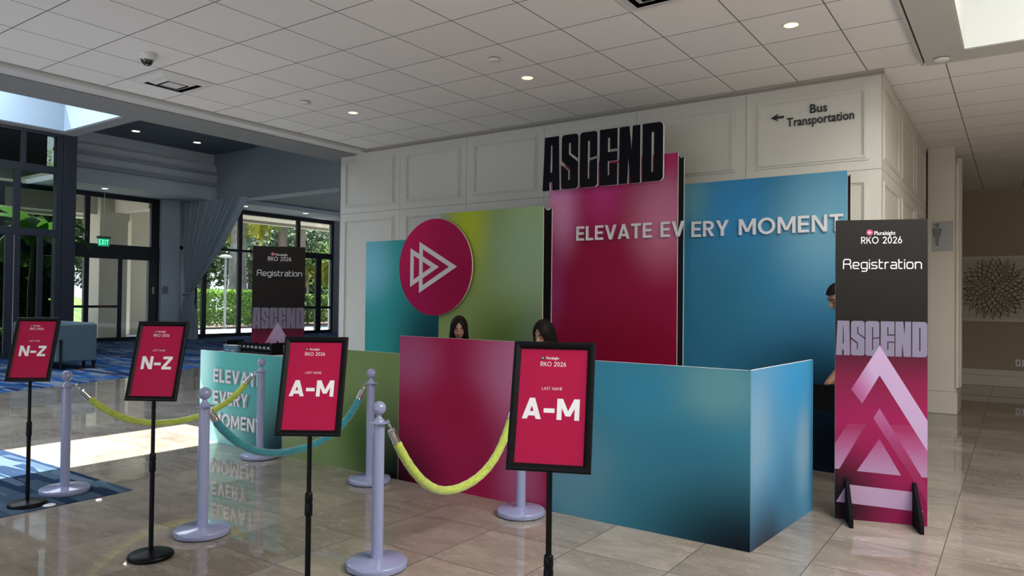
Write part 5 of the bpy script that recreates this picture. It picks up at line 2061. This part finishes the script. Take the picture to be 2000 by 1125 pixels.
# man half hidden behind the right banner
t_ = thing('person', 'man with short dark hair half hidden behind the right banner, holding a black folder', 'person', (-.975, 6.34, 0), radians(-18))
M = Matrix.Translation((-.135, -.17, 1.52)) @ Matrix.Rotation(radians(-30), 4, 'Z') @ Matrix.Rotation(radians(24), 4, 'X')
b = MB()
blob(b, M)
limbs = [[((-.03, .0, 1.29), .078), ((-.075, -.06, 1.37), .062), (M @ Vector((0, .02, -.05)), .056)],
         [((0, .03, .92), .150), ((0, .03, 1.05), .140), ((-.01, .01, 1.2), .145), ((-.03, .0, 1.27), .10)]]
for s in (-1, 1):
    limbs += [[((0, .03, 1.27), .085), ((s * .185, .03, 1.265), .065)],
              [((s * .07, .03, 1.16), .115), ((s * .09, .03, 1.10), .105)],
              [((s * .09, .03, .90), .115), ((s * .10, .0, .50), .075), ((s * .10, .04, .10), .048)],
              [((s * .10, .05, .05), .048), ((s * .115, -.10, .035), .038)]]
limbs += [[((-.190, .03, 1.245), .056), ((-.185, .06, 1.01), .046), ((-.255, -.13, .83), .032)],
          [((.195, .03, 1.255), .056), ((.235, .03, .99), .046), ((.20, -.12, .80), .033)]]
for L in limbs:
    capsule(b, L)
hand(b, (-.256, -.135, .82), (-.05, -.35, -.85), (.75, -.35, .3), 1.05, .40, 1)
hand(b, (.198, -.125, .79), (0, -.35, -.9), (-1, 0, 0), 1.05, .4, -1)
fuse(b, 'body', SKIN2, t_, .0055, 2)
face_details(M, t_)
b = MB()
D = sphere_dirs(64, 40)
vs_, fs, keep = [], [], {}
for j in range(41):
    for i in range(64):
        d = D[j][i]
        p = head_surface(d)
        wob = 1 + .012 * sin(i * 2.3 + j * 1.7)
        vs_.append(M @ Vector((p.x * 1.07 * wob, p.y * 1.045 * wob, p.z * 1.075 * wob)))
        keep[(j, i)] = (d.z > .50) or (d.y > -.05 and d.z > -.35 and not (abs(d.x) > .75 and d.z < -.02)) or (d.z > .15 and d.y > -.35)
for j in range(40):
    for i in range(64):
        k = (i + 1) % 64
        if keep[(j, i)] and keep[(j, k)] and keep[(j + 1, i)] and keep[(j + 1, k)]:
            fs.append((j * 64 + i, j * 64 + k, (j + 1) * 64 + k, (j + 1) * 64 + i))
b.add(vs_, fs, 0, True)
o = b.build('hair', HAIR, t_, keep=True)
md = o.modifiers.new('thickness', 'SOLIDIFY')
md.thickness = .012
b = MB()
capsule(b, [(p, r + .012) for p, r in limbs[1]])
for s in (-1, 1):
    capsule(b, [((0, .03, 1.27), .092), ((s * .185, .03, 1.262), .074)])
    capsule(b, [((s * .07, .03, 1.16), .128), ((s * .09, .03, 1.10), .118)])
    capsule(b, [((s * .195, .03, 1.255), .068), ((s * .218, .03, 1.06), .060)])
fuse(b, 'shirt', DARKTOP, t_, .009, 3)
b = MB()
for s in (-1, 1):
    capsule(b, [((0, .03, .93), .158), ((s * .09, .03, .90), .126), ((s * .10, .0, .50), .090), ((s * .10, .04, .12), .070)])
fuse(b, 'trousers', DARKTROUSER, t_, .010, 3)
b = MB()
for s in (-1, 1):
    capsule(b, [((s * .10, .05, .052), .052), ((s * .115, -.13, .042), .042)])
fuse(b, 'shoes', SHOE, t_, .007, 2)
t_ = thing('folder', 'black folder held low by the man behind the right banner', 'folder', (-1.27, 6.10, .64), radians(10))
b = MB()
b.hexa([(-.12, -.012, .02), (.15, -.012, -.02), (.15, .012, -.02), (-.12, .012, .02), (-.15, -.012, .20), (.15, -.012, .20), (.15, .012, .20), (-.15, .012, .20)])
b.build('cover', BLACK, t_, bev=.004)
MB().box(.06, .09, -.016, .016, .19, .205).build('clasp', BLACK_METAL, t_)
